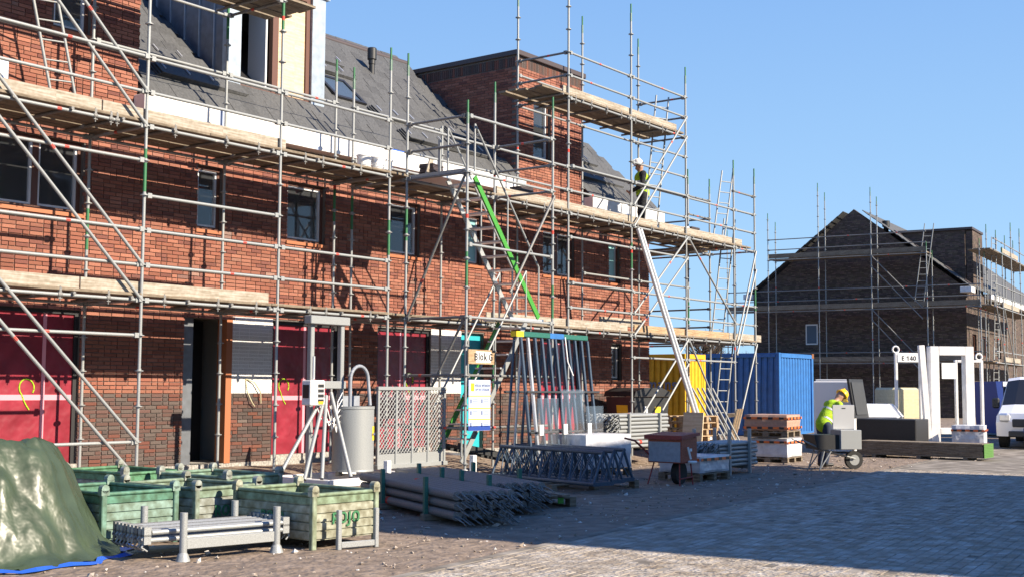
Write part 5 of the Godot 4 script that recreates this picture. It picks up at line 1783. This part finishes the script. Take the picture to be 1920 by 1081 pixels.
# ---------- the second house ----------
func house2() -> void:
	var h := thing("brown_brick_house", "dark brown brick house with steep gable and flat-topped bay, scaffolded, behind the containers", "house", Vector3(46.9, 0.05, -2.6), 0.1)
	# local: x along its front, z towards the street; corner at the origin, gable runs along -z
	var D := 10.2
	var mb := MB.new()
	mb.prism([Vector2(0, -0.3), Vector2(0, 5.95), Vector2(-D * 0.5, 9.95), Vector2(-D, 5.95), Vector2(-D, -0.3)].map(func(q): return Vector2(-q.x, q.y)), Vector3(0.0, 0, 0), Vector3(0, 0, -1), Vector3.UP, Vector3(0.3, 0, 0))
	part(h, "gable_wall", mb, "far_brick")
	mb = MB.new()
	mb.span(Vector3(0.31, -0.3, -0.3), Vector3(30.0, 2.9, 0.0)); mb.span(Vector3(0.31, 3.9, -0.3), Vector3(30.0, 5.9, 0.0))
	for q in [[0.31, 1.2], [2.2, 3.6], [5.0, 7.4], [8.6, 30.0]]: mb.span(Vector3(q[0], 2.9, -0.3), Vector3(q[1], 3.9, 0.0))
	part(h, "front_wall", mb, "far_brick")
	for q in [[1.2, 2.2], [3.6, 5.0], [7.4, 8.6]]:
		mb = MB.new()
		mb.span(Vector3(q[0], 2.9, -0.2), Vector3(q[0] + 0.08, 3.9, -0.1)); mb.span(Vector3(q[1] - 0.08, 2.9, -0.2), Vector3(q[1], 3.9, -0.1))
		mb.span(Vector3(q[0] + 0.08, 2.9, -0.2), Vector3(q[1] - 0.08, 2.98, -0.1)); mb.span(Vector3(q[0] + 0.08, 3.82, -0.2), Vector3(q[1] - 0.08, 3.9, -0.1))
		var w := part(h, "window", mb, "brown_frame")
		mb = MB.new()
		mb.span(Vector3(q[0] + 0.08, 2.98, -0.16), Vector3(q[1] - 0.08, 3.82, -0.15))
		part(w, "pane", mb, "black")
	mb = MB.new()
	mb.span(Vector3(-0.02, 3.45, -7.55), Vector3(0.01, 4.45, -6.95))
	var gw := part(h, "window", mb, "sash")
	mb = MB.new()
	mb.span(Vector3(-0.035, 3.52, -7.49), Vector3(-0.021, 4.38, -7.01))
	part(gw, "pane", mb, "blue_steel")
	# roof with tile courses
	var rf := MB.new()
	var sl := atan2(4.0, D * 0.5)
	for side in [0, 1]:
		for k in 18:
			var s := k * 0.345
			var y := 5.95 + sin(sl) * (s + 0.17)
			var z := (0.25 - cos(sl) * (s + 0.17)) if side == 0 else (-D - 0.25 + cos(sl) * (s + 0.17))
			rf.box(Vector3(15.0, y + 0.05, z), Vector3(30.4, 0.03, 0.38), Basis(Vector3.RIGHT, (sl + 0.05) * (1.0 if side == 0 else -1.0)))
	part(h, "roof", rf, "roof_tile")
	mb = MB.new()
	mb.cbox(Vector3(2.9, 7.05, -2.6), Vector3(2.5, 3.6, 4.6), 0.02)   # flat-topped bay
	part(h, "bay", mb, "far_brick")
	mb = MB.new()
	mb.span(Vector3(1.7, 5.3, -0.28), Vector3(4.1, 8.8, 0.02))
	part(h, "bay_front", mb, "far_brick")
	mb = MB.new()
	mb.cbox(Vector3(2.9, 8.9, -2.6), Vector3(2.65, 0.12, 5.3), 0.01)
	part(h, "coping", mb, "coping")
	mb = MB.new()
	for q in [[-0.1, 0.1, 0.9, 0.5], [-0.1, -D - 0.1, 0.9, 0.5], [17.2, 0.12, 25.6, 0.4]]:
		mb = MB.new()
		mb.cbox(Vector3(q[0], 5.85, q[1]), Vector3(q[2], 0.26, q[3]), 0.01)
		part(h, "gutter", mb, "white_paint")
	mb = MB.new()
	mb.lathe([[0.12, 0.0], [0.12, 0.5], [0.18, 0.52], [0.18, 0.8], [0.0, 0.8]], Vector3(0.9, 8.6, -3.8), 14)
	part(h, "vent_pipe", mb, "black_plastic")
	mb = MB.new()
	for k in 8: mb.box(Vector3(0.9 + rng.randf() * 1.5, 6.3 + k * 0.36, 0.25 - (0.35 + k * 0.36) / tan(sl) + 0.1), Vector3(0.9, 0.06, 0.3), Basis(Vector3.RIGHT, sl))
	part(h, "loose_tile_row", mb, "coping")
	# its scaffold
	rng.seed = 71
	var S := thing("gable_scaffold", "tube scaffold with board decks and diagonal braces around the dark gable", "scaffold", Vector3(46.9, 0.05, -2.6), 0.1)
	var zs := [0.9, -1.4, -3.9, -6.4, -8.9, -11.0]
	for i in 6:
		for x in [-0.4, -1.5]:
			standard(S, x, zs[i], -0.2, [7.5, 7.5, 10.2, 10.6, 9.3, 8.6][i] + (0.3 if x < -1 else 0.0), true)
	for y in [2.5, 3.0, 5.0, 5.5, 6.0, 7.5, 8.0, 8.5]:
		for i in 5:
			if y > 7 and (i == 0 or i == 4): continue
			bar(S, "ledger", Vector3(-1.5, y, zs[i]), Vector3(-1.5, y, zs[i + 1]), 0.0242, "old_tube")
	for y in [2.5, 5.0, 7.5]:
		for i in 5:
			if y > 7 and (i == 0 or i == 4): continue
			var len: float = zs[i] - zs[i + 1]
			for k in 4:
				mb = MB.new()
				mb.box(Vector3(-0.5 - k * 0.25, y + 0.06, (zs[i] + zs[i + 1]) * 0.5), Vector3(0.22, 0.045, len))
				part(S, "plank", mb, "plank")
			mb = MB.new()
			mb.box(Vector3(-1.44, y + 0.2, (zs[i] + zs[i + 1]) * 0.5), Vector3(0.035, 0.22, len - 0.02))
			part(S, "toe_board", mb, "plank")
	for q in [[-3.9, 7.5, -1.6, 5.0], [-3.9, 7.0, -1.6, 4.5], [-3.9, 5.0, -1.6, 2.5], [-3.9, 4.5, -1.6, 2.0]]:
		bar(S, "brace", Vector3(-1.55, q[1], q[0]), Vector3(-1.55, q[3], q[2]), 0.024, "old_tube")
	ladder(S, Vector3(-1.0, 5.1, -1.9), Vector3(-1.0, 8.9, -1.35), 0.4, Vector3(0.3, 0, 1), "galvanised")
	for x in [0.6, 3.0, 5.5, 8.0, 10.5]:
		for z in [0.4, 1.5]: standard(S, x, z, -0.2, 9.0 if x > 2.0 else 7.6, true)
	for y in [2.5, 3.0, 5.0, 5.5, 6.0, 7.5, 8.0]:
		for k in 4: bar(S, "ledger", Vector3([0.6, 3.0, 5.5, 8.0][k], y, 1.5), Vector3([3.0, 5.5, 8.0, 10.5][k], y, 1.5), 0.0242, "galvanised")
		bar(S, "ledger", Vector3(-1.5, y, 1.5), Vector3(0.6, y, 1.5))
	for y in [2.5, 5.0, 7.5]:
		for k in 4:
			mb = MB.new()
			mb.box(Vector3(4.5, y + 0.06, 0.5 + k * 0.25), Vector3(12.0, 0.045, 0.22))
			part(S, "plank", mb, "plank")
		mb = MB.new()
		mb.box(Vector3(3.0, y + 0.2, 1.44), Vector3(4.5, 0.22, 0.035))
		part(S, "toe_board", mb, "toe_board")
	for q in [[-1.4, 5.0, 0.6, 2.5], [0.6, 5.0, 3.0, 2.5], [0.6, 2.5, 3.0, 0.1]]:
		bar(S, "brace", Vector3(q[0], q[1], 1.55), Vector3(q[2], q[3], 1.55))
	for q in [[0.9, 0.0], [1.5, 2.6], [1.0, 5.1]]: ladder(S, Vector3(q[0], q[1], 1.0), Vector3(q[0] + 0.6, q[1] + 3.3, 1.0), 0.4, Vector3(1, 0, 0.4))

# ---------- people ----------
func sdf(bones: Array, cell: float, k: float, mb: MB) -> void:
	var lo := Vector3(1e9, 1e9, 1e9)
	var hi := -lo
	for b in bones:
		var r: float = maxf(b[2], b[3]) + k + cell * 2.0
		for p in [b[0], b[1]]:
			lo = lo.min(p - Vector3(r, r, r)); hi = hi.max(p + Vector3(r, r, r))
	var n := Vector3i(((hi - lo) / cell).ceil()) + Vector3i(2, 2, 2)
	var f := PackedFloat32Array()
	f.resize(n.x * n.y * n.z)
	f.fill(9.0)
	for b in bones:
		var a: Vector3 = b[0]
		var e: Vector3 = b[1]
		var r: float = maxf(b[2], b[3]) + k + cell * 2.0
		var l := Vector3i(((a.min(e) - Vector3(r, r, r) - lo) / cell).floor()).max(Vector3i.ZERO)
		var h := Vector3i(((a.max(e) + Vector3(r, r, r) - lo) / cell).ceil()).min(n - Vector3i.ONE)
		var ae := e - a
		var il := 1.0 / maxf(ae.length_squared(), 1e-9)
		for z in range(l.z, h.z + 1):
			for y in range(l.y, h.y + 1):
				for x in range(l.x, h.x + 1):
					var p := lo + Vector3(x, y, z) * cell
					var t := clampf((p - a).dot(ae) * il, 0.0, 1.0)
					var d := p.distance_to(a + ae * t) - lerpf(b[2], b[3], t)
					var i := (z * n.y + y) * n.x + x
					var g := f[i]
					if g > 8.0: f[i] = d
					else:
						var q := maxf(k - absf(g - d), 0.0) / k
						f[i] = minf(g, d) - q * q * k * 0.25
	var id := {}
	for z in n.z - 1:
		for y in n.y - 1:
			for x in n.x - 1:
				var base := (z * n.y + y) * n.x + x
				var s := 0
				var sum := Vector3.ZERO
				var cnt := 0
				var mn := 9.0
				var mx := -9.0
				for c in 8:
					var g := f[base + (c & 1) + ((c >> 1) & 1) * n.x + (c >> 2) * n.x * n.y]
					mn = minf(mn, g); mx = maxf(mx, g)
				if mn >= 0.0 or mx < 0.0: continue
				for c in 8:
					for ax in 3:
						if c & (1 << ax): continue
						var c2 := c | (1 << ax)
						var g0 := f[base + (c & 1) + ((c >> 1) & 1) * n.x + (c >> 2) * n.x * n.y]
						var g1 := f[base + (c2 & 1) + ((c2 >> 1) & 1) * n.x + (c2 >> 2) * n.x * n.y]
						if (g0 < 0.0) == (g1 < 0.0): continue
						var t := g0 / (g0 - g1)
						var p0 := Vector3(c & 1, (c >> 1) & 1, c >> 2)
						var p1 := Vector3(c2 & 1, (c2 >> 1) & 1, c2 >> 2)
						sum += p0.lerp(p1, t)
						cnt += 1
				var gx := f[base + 1] - f[base]
				var gyy := f[base + n.x] - f[base]
				var gz := f[base + n.x * n.y] - f[base]
				id[base] = mb.vert(lo + (Vector3(x, y, z) + sum / cnt) * cell, Vector3(gx, gyy, gz).normalized())
	var st := [1, n.x, n.x * n.y]
	for base in id:
		for ax in 3:
			var g0 := f[base]
			var g1 := f[base + st[ax]]
			if (g0 < 0.0) == (g1 < 0.0): continue
			var u: int = st[(ax + 1) % 3]
			var w: int = st[(ax + 2) % 3]
			if not (id.has(base - u) and id.has(base - w) and id.has(base - u - w)): continue
			var q := [id[base], id[base - u], id[base - u - w], id[base - w]]
			if g0 < 0.0: mb.ix.append_array([q[0], q[2], q[1], q[0], q[3], q[2]])
			else: mb.ix.append_array([q[0], q[1], q[2], q[0], q[2], q[3]])

func hand_bones(wrist: Vector3, dir: Vector3, side: Vector3) -> Array:   # palm, four unequal bent fingers and a thumb
	var nrm := dir.cross(side).normalized()
	var out := [[wrist, wrist + dir * 0.08, 0.026, 0.03]]
	for i in 4:
		var a := wrist + dir * 0.085 + side * (0.027 - i * 0.018)
		var l: float = [0.038, 0.044, 0.041, 0.032][i]
		var m := a + (dir * 0.85 + nrm * 0.5) * l
		out.append([a, m, 0.0095, 0.009])
		out.append([m, m + (dir * 0.25 + nrm * 0.97) * l * 0.9, 0.009, 0.0075])
	var tb := wrist + dir * 0.03 + side * 0.03
	out.append([tb, tb + (dir * 0.6 + side * 0.8) * 0.035, 0.012, 0.011])
	out.append([tb + (dir * 0.6 + side * 0.8) * 0.035, tb + (dir * 0.9 + side * 0.75) * 0.06 + nrm * 0.015, 0.011, 0.009])
	return out

func person(label: String, pos: Vector3, turn: float, J: Dictionary, jacket: String, trousers: String, hat: String, vest: bool) -> void:
	var t := thing("person", label, "person", pos, turn)
	var limbs := []
	for s in ["l", "r"]:
		limbs.append([J.chest + (J["sh" + s] - J.chest) * 0.6, J["sh" + s], 0.075, 0.062]); limbs.append([J["sh" + s], J["el" + s], 0.055, 0.043]); limbs.append([J["el" + s], J["wr" + s], 0.042, 0.03])
	var legs := []
	for s in ["l", "r"]:
		legs.append([J["hip" + s], J["kn" + s], 0.09, 0.062]); legs.append([J["kn" + s], J["an" + s], 0.058, 0.042])
	var torso := [[J.pelvis, J.waist, 0.14, 0.125], [J.waist, J.chest, 0.13, 0.15]]
	var up: Vector3 = (J.head - J.neck).normalized()
	var fwd: Vector3 = J.face
	var head := [[J.chest + (J.neck - J.chest) * 0.8, J.neck + up * 0.05, 0.06, 0.055], [J.head - up * 0.02 - fwd * 0.012, J.head + up * 0.035 - fwd * 0.01, 0.088, 0.092], [J.head - up * 0.075 + fwd * 0.035, J.head - up * 0.06 + fwd * 0.03, 0.05, 0.055],
		[J.head - up * 0.005 + fwd * 0.088, J.head - up * 0.032 + fwd * 0.102, 0.011, 0.016]]
	var sd := fwd.cross(up).normalized()
	for q in [-1.0, 1.0]: head.append([J.head + sd * q * 0.086 - up * 0.025, J.head + sd * q * 0.09 + up * 0.012, 0.014, 0.018])
	var body := torso + limbs + legs + head
	for s in ["l", "r"]: body += [[J["wr" + s], J["wr" + s] + (J["wr" + s] - J["el" + s]).normalized() * 0.03, 0.028, 0.026]]
	var mb := MB.new()
	sdf(body, 0.022, 0.04, mb)
	for s in ["l", "r"]:
		var dir: Vector3 = (J["wr" + s] - J["el" + s]).normalized()
		var side := dir.cross(Vector3.UP if absf(dir.y) < 0.8 else fwd).normalized() * (1.0 if s == "l" else -1.0)
		sdf(hand_bones(J["wr" + s] + dir * 0.01, dir, side), 0.006, 0.008, mb)
	part(t, "body", mb, "skin")
	for q in [-1.0, 1.0]:
		mb = MB.new()
		var c: Vector3 = J.head + up * 0.012 + fwd * 0.079 + sd * q * 0.032
		mb.tube(c - sd * 0.012, c + sd * 0.012, 0.009, 6)
		part(t, "eye", mb, "black")
	mb = MB.new()
	mb.tube(J.head - up * 0.064 + fwd * 0.082 - sd * 0.022, J.head - up * 0.064 + fwd * 0.082 + sd * 0.022, 0.005, 6)
	part(t, "mouth", mb, "red_cart")
	mb = MB.new()
	var grow := []
	for b in limbs + torso: grow.append([b[0], b[1], b[2] + 0.018, b[3] + 0.016])
	grow.append([J.pelvis, J.pelvis + Vector3(0, -0.04, 0), 0.158, 0.15])
	sdf(grow, 0.022, 0.045, mb)
	part(t, "jacket", mb, jacket)
	mb = MB.new()
	grow = []
	for b in legs: grow.append([b[0], b[1], b[2] + 0.014, b[3] + 0.022])
	grow.append([J.pelvis, J.pelvis + Vector3(0, 0.02, 0), 0.145, 0.14])
	sdf(grow, 0.022, 0.04, mb)
	part(t, "trousers", mb, trousers)
	for s in ["l", "r"]:
		mb = MB.new()
		sdf([[J["an" + s], J["an" + s] + Vector3(0, -0.045, 0), 0.05, 0.05], [J["an" + s] + Vector3(0, -0.045, -0.03) , J["an" + s] + Vector3(0, -0.05, 0) + Vector3(J.toe.x, 0, J.toe.z) * 0.17, 0.045, 0.04]], 0.016, 0.03, mb)
		part(t, "boot", mb, "black")
	mb = MB.new()
	var hb := Basis(sd, up, sd.cross(up))
	var hm := MB.new()
	hm.lathe([[0.128, 0.0], [0.124, 0.05], [0.105, 0.1], [0.065, 0.135], [0.0, 0.147]], Vector3.ZERO, 18)
	hm.lathe([[0.112, -0.004], [0.15, -0.004], [0.15, 0.006], [0.12, 0.008]], Vector3.ZERO, 18)
	hm.box(Vector3(0, 0.0, -0.14), Vector3(0.16, 0.01, 0.08)); hm.box(Vector3(0, 0.1, 0), Vector3(0.03, 0.1, 0.17))
	inst(t, "helmet", hm.mesh(), hat, Transform3D(hb, J.head + up * 0.045))
	if vest:
		mb = MB.new()
		grow = []
		for b in torso: grow.append([b[0], b[1], b[2] + 0.03, b[3] + 0.028])
		grow.append([J.chest + (J.shl - J.chest) * 0.4, J.shl, 0.1, 0.075]); grow.append([J.chest + (J.shr - J.chest) * 0.4, J.shr, 0.1, 0.075])
		sdf(grow, 0.022, 0.04, mb)
		part(t, "vest", mb, "hivis")
	for q in [0.25, 0.75]:
		mb = MB.new()
		var c: Vector3 = J.pelvis.lerp(J.chest, q)
		var ax: Vector3 = (J.chest - J.pelvis).normalized()
		var rr := 0.178 if vest else 0.168
		mb.tube(c - ax * 0.022, c + ax * 0.022, rr, 20, -1.0, false)
		part(t, "reflective_band", mb, "reflective")
	if jacket == "hivis":
		for s in ["l", "r"]:
			mb = MB.new()
			var c: Vector3 = J["sh" + s].lerp(J["el" + s], 0.6)
			var ax: Vector3 = (J["el" + s] - J["sh" + s]).normalized()
			mb.tube(c - ax * 0.022, c + ax * 0.022, 0.067, 14, -1.0, false)
			part(t, "reflective_band", mb, "reflective")

func people() -> void:
	# bending over a barrow, facing +x locally
	var f := Vector3(1, 0, 0)
	person("worker in yellow helmet and hi-vis jacket bending over a wheelbarrow", Vector3(14.55, -0.35, 4.05), -0.5, {
		"pelvis": Vector3(0, 0.92, 0), "waist": Vector3(0.07, 1.06, 0), "chest": Vector3(0.24, 1.27, 0), "neck": Vector3(0.36, 1.42, 0), "head": Vector3(0.47, 1.5, 0.0), "face": Vector3(0.72, -0.69, 0.0).normalized(),
		"shl": Vector3(0.27, 1.32, -0.19), "shr": Vector3(0.27, 1.32, 0.19), "ell": Vector3(0.36, 1.04, -0.25), "elr": Vector3(0.34, 1.04, 0.26), "wrl": Vector3(0.55, 0.9, -0.16), "wrr": Vector3(0.55, 0.9, 0.16),
		"hipl": Vector3(0, 0.88, -0.1), "hipr": Vector3(0, 0.88, 0.1), "knl": Vector3(0.06, 0.48, -0.11), "knr": Vector3(0.02, 0.48, 0.13), "anl": Vector3(0.0, 0.1, -0.12), "anr": Vector3(-0.08, 0.1, 0.15), "toe": f}, "hivis", "navy_cloth", "helmet_yellow", false)
	person("worker in white helmet and hi-vis vest standing on the upper scaffold deck", Vector3(15.02, 5.1, -0.72), 2.3, {
		"pelvis": Vector3(0, 0.95, 0), "waist": Vector3(0.0, 1.1, 0), "chest": Vector3(0.03, 1.32, 0), "neck": Vector3(0.05, 1.5, 0), "head": Vector3(0.09, 1.62, 0), "face": Vector3(0.93, -0.36, 0).normalized(),
		"shl": Vector3(0.03, 1.4, -0.2), "shr": Vector3(0.03, 1.4, 0.2), "ell": Vector3(0.05, 1.12, -0.27), "elr": Vector3(0.06, 1.12, 0.27), "wrl": Vector3(0.26, 1.0, -0.14), "wrr": Vector3(0.27, 1.02, 0.12),
		"hipl": Vector3(0, 0.9, -0.1), "hipr": Vector3(0, 0.9, 0.1), "knl": Vector3(0.04, 0.5, -0.11), "knr": Vector3(0.03, 0.5, 0.12), "anl": Vector3(0.0, 0.1, -0.12), "anr": Vector3(-0.04, 0.1, 0.13), "toe": f}, "dark_cloth", "dark_cloth", "helmet_white", true)
	# the barrow
	var t := thing("wheelbarrow", "wheelbarrow carrying a galvanised box with its lid raised, in front of the bending worker", "wheelbarrow", Vector3(13.85, -0.35, 4.5), -0.75)
	var mb := MB.new()
	mb.prism([Vector2(-0.42, 0.42), Vector2(0.3, 0.42), Vector2(0.42, 0.72), Vector2(-0.5, 0.72)], Vector3(0, 0, -0.3), Vector3.RIGHT, Vector3.UP, Vector3(0, 0, 0.6))
	part(t, "tray", mb, "black_plastic")
	mb = MB.new()
	mb.cbox(Vector3(0.28, 0.62, 0.12), Vector3(0.46, 0.4, 0.5), 0.01)
	var bx := part(t, "metal_box", mb, "galvanised")
	mb = MB.new()
	mb.cbox(Vector3(0.3, 1.08, -0.02), Vector3(0.48, 0.5, 0.02), 0.004)
	var ld := part(bx, "lid", mb, "alu")
	mb = MB.new()
	mb.box(Vector3(0.3, 1.26, -0.008), Vector3(0.08, 0.02, 0.006))
	part(ld, "handle_slot", mb, "black")
	mb = MB.new()
	for s in [-0.25, 0.25]:
		mb.path([Vector3(-0.75, 0.62, s), Vector3(-0.3, 0.42, s), Vector3(0.5, 0.22, s * 0.3)], 0.017, 6)
		mb.path([Vector3(-0.25, 0.42, s), Vector3(-0.38, 0.0, s * 1.1), Vector3(-0.1, 0.4, s)], 0.014, 6)
	part(t, "frame", mb, "galvanised")
	mb = MB.new()
	mb.tube(Vector3(0.5, 0.19, -0.045), Vector3(0.5, 0.19, 0.045), 0.19, 20)
	var wl := part(t, "wheel", mb, "tyre")
	mb = MB.new()
	mb.tube(Vector3(0.5, 0.19, -0.05), Vector3(0.5, 0.19, 0.05), 0.11, 14)
	part(wl, "rim", mb, "galvanised")

# ---------- background ----------
func background() -> void:
	rng.seed = 81
	var h := thing("brick_house", "plain brick house across the street whose shadow falls over the yard", "house", Vector3(9.18, -0.35, 21.0))
	var mb := MB.new()
	mb.prism([Vector2(-6.73, 4.0), Vector2(-5.6, -8.0), Vector2(6.73, -8.0), Vector2(6.73, 4.0)], Vector3.ZERO, Vector3.RIGHT, Vector3.FORWARD, Vector3(0, 9.25, 0))
	part(h, "wall", mb, "far_brick")
	mb = MB.new()
	mb.prism([Vector2(-6.76, 4.05), Vector2(-5.63, -8.05), Vector2(6.76, -8.05), Vector2(6.76, 4.05)], Vector3(0, 9.252, 0), Vector3.RIGHT, Vector3.FORWARD, Vector3(0, 0.14, 0))
	part(h, "roof", mb, "coping")
	for k in 5:
		for y in [1.0, 4.2, 7.0]:
			mb = MB.new()
			mb.span(Vector3(-6.0 + k * 2.6, y, -4.03), Vector3(-4.6 + k * 2.6, y + 1.4, -3.98))
			var w := part(h, "window", mb, "sash")
			mb = MB.new()
			mb.span(Vector3(-5.9 + k * 2.6, y + 0.1, -4.04), Vector3(-4.7 + k * 2.6, y + 1.3, -4.025))
			part(w, "pane", mb, "black")
	var s := thing("low_shed", "low building with dark panelled roof beyond the scaffold end", "shed", Vector3(48.0, 0.1, -28.0), 0.3)
	mb = MB.new()
	mb.span(Vector3(-8, 0, -3), Vector3(8, 2.6, 3))
	part(s, "wall", mb, "far_brick")
	mb = MB.new()
	mb.prism([Vector2(-3.4, 2.5), Vector2(3.4, 2.5), Vector2(0, 4.3)], Vector3(-8.3, 0, 0), Vector3(0, 0, 1), Vector3.UP, Vector3(16.6, 0, 0))
	part(s, "roof", mb, "shed_roof")
	for k in 14:
		var p := Vector3(rng.randf_range(50, 100), 0.1, rng.randf_range(-60, -25)) if k < 10 else Vector3(rng.randf_range(80, 120), 0.1, rng.randf_range(-40, -10))
		var t := thing("bare_tree", "leafless tree with fine dark twigs standing far behind the houses", "tree", p, rng.randf() * TAU, "bare trees far behind")
		var hgt := rng.randf_range(4.0, 6.5)
		mb = MB.new()
		mb.tube(Vector3.ZERO, Vector3(0.1, hgt * 0.45, 0), 0.16, 8, 0.1)
		part(t, "trunk", mb, "bark")
		mb = MB.new()
		for b in 70:
			var a := rng.randf() * TAU
			var y0 := hgt * rng.randf_range(0.25, 0.75)
			var st := Vector3(0.08, y0, 0)
			var dirn := Vector3(cos(a), rng.randf_range(0.5, 1.3), sin(a)).normalized()
			var l := rng.randf_range(0.8, 1.9)
			var e := st + dirn * l
			mb.tube(st, e, 0.045, 5, 0.02)
			for q in 7:
				var s0 := st.lerp(e, rng.randf_range(0.3, 1.0))
				mb.tube(s0, s0 + (dirn + Vector3(rng.randf_range(-0.9, 0.9), rng.randf_range(-0.2, 0.9), rng.randf_range(-0.9, 0.9))).normalized() * rng.randf_range(0.4, 1.0), 0.018, 4, 0.008)
		part(t, "crown", mb, "bark")
	var hd := thing("hedge", "rough brown-green hedge line beyond the site", "hedge", Vector3(75, 0, -34))
	mb = MB.new()
	for k in 2600:
		var o := Vector3(rng.randf_range(-30, 30), 0, 0)
		o.z = -o.x * 0.25 + rng.randf_range(-0.8, 0.8)
		o.y = 0.2 + rng.randf() * (1.7 + 0.5 * sin(o.x * 0.7))
		var r := rng.randf_range(0.12, 0.35)
		var b := Basis(Vector3(rng.randf() - 0.5, rng.randf() - 0.5, rng.randf() - 0.5).normalized(), rng.randf() * TAU)
		mb.tri(o + b.x * r, o + b.y * r, o - b.x * r)
		mb.tri(o + b.z * r, o + b.y * r, o - b.z * r)
	part(hd, "foliage", mb, "grass")

func _ready() -> void:
	var cam := Camera3D.new()
	cam.name = "camera"
	cam.position = Vector3(-10.8037, 1.2757, 14.7399)
	cam.rotation_order = EULER_ORDER_YXZ
	cam.rotation = Vector3(0.0808864, -0.925165, 0.0057014)
	cam.fov = rad_to_deg(2.0 * atan(540.5 / 2314.87))
	cam.near = 0.1
	cam.far = 600.0
	cam.current = true
	add_child(cam)
	var we := WorldEnvironment.new()
	we.name = "environment"
	var env := Environment.new()
	env.background_mode = Environment.BG_SKY
	var sky := Sky.new()
	var sm := ProceduralSkyMaterial.new()
	sm.sky_top_color = Color(0.2, 0.43, 0.76)
	sm.sky_horizon_color = Color(0.63, 0.78, 0.89)
	sm.sky_curve = 0.3
	sm.sky_energy_multiplier = 0.84
	sm.ground_bottom_color = Color(0.3, 0.27, 0.24)
	sm.ground_horizon_color = Color(0.55, 0.62, 0.7)
	sky.sky_material = sm
	env.sky = sky
	env.tonemap_mode = Environment.TONE_MAPPER_LINEAR
	env.tonemap_exposure = 2.1
	env.sdfgi_enabled = true
	env.ssao_enabled = true
	env.ssil_enabled = true
	we.environment = env
	add_child(we)
	var sun := DirectionalLight3D.new()
	sun.name = "sun"
	sun.light_energy = 1.6
	sun.light_color = Color(1.0, 0.94, 0.85)
	sun.light_angular_distance = 0.5
	sun.shadow_enabled = true
	add_child(sun)
	sun.look_at_from_position(Vector3(0.2, 0.61, 1.0) * 50.0, Vector3.ZERO, Vector3.UP)
	materials()
	ground()
	road()
	house()
	house2()
	background()
	scaffolds()
	yard()
	far_yard()
	people()
	litter()
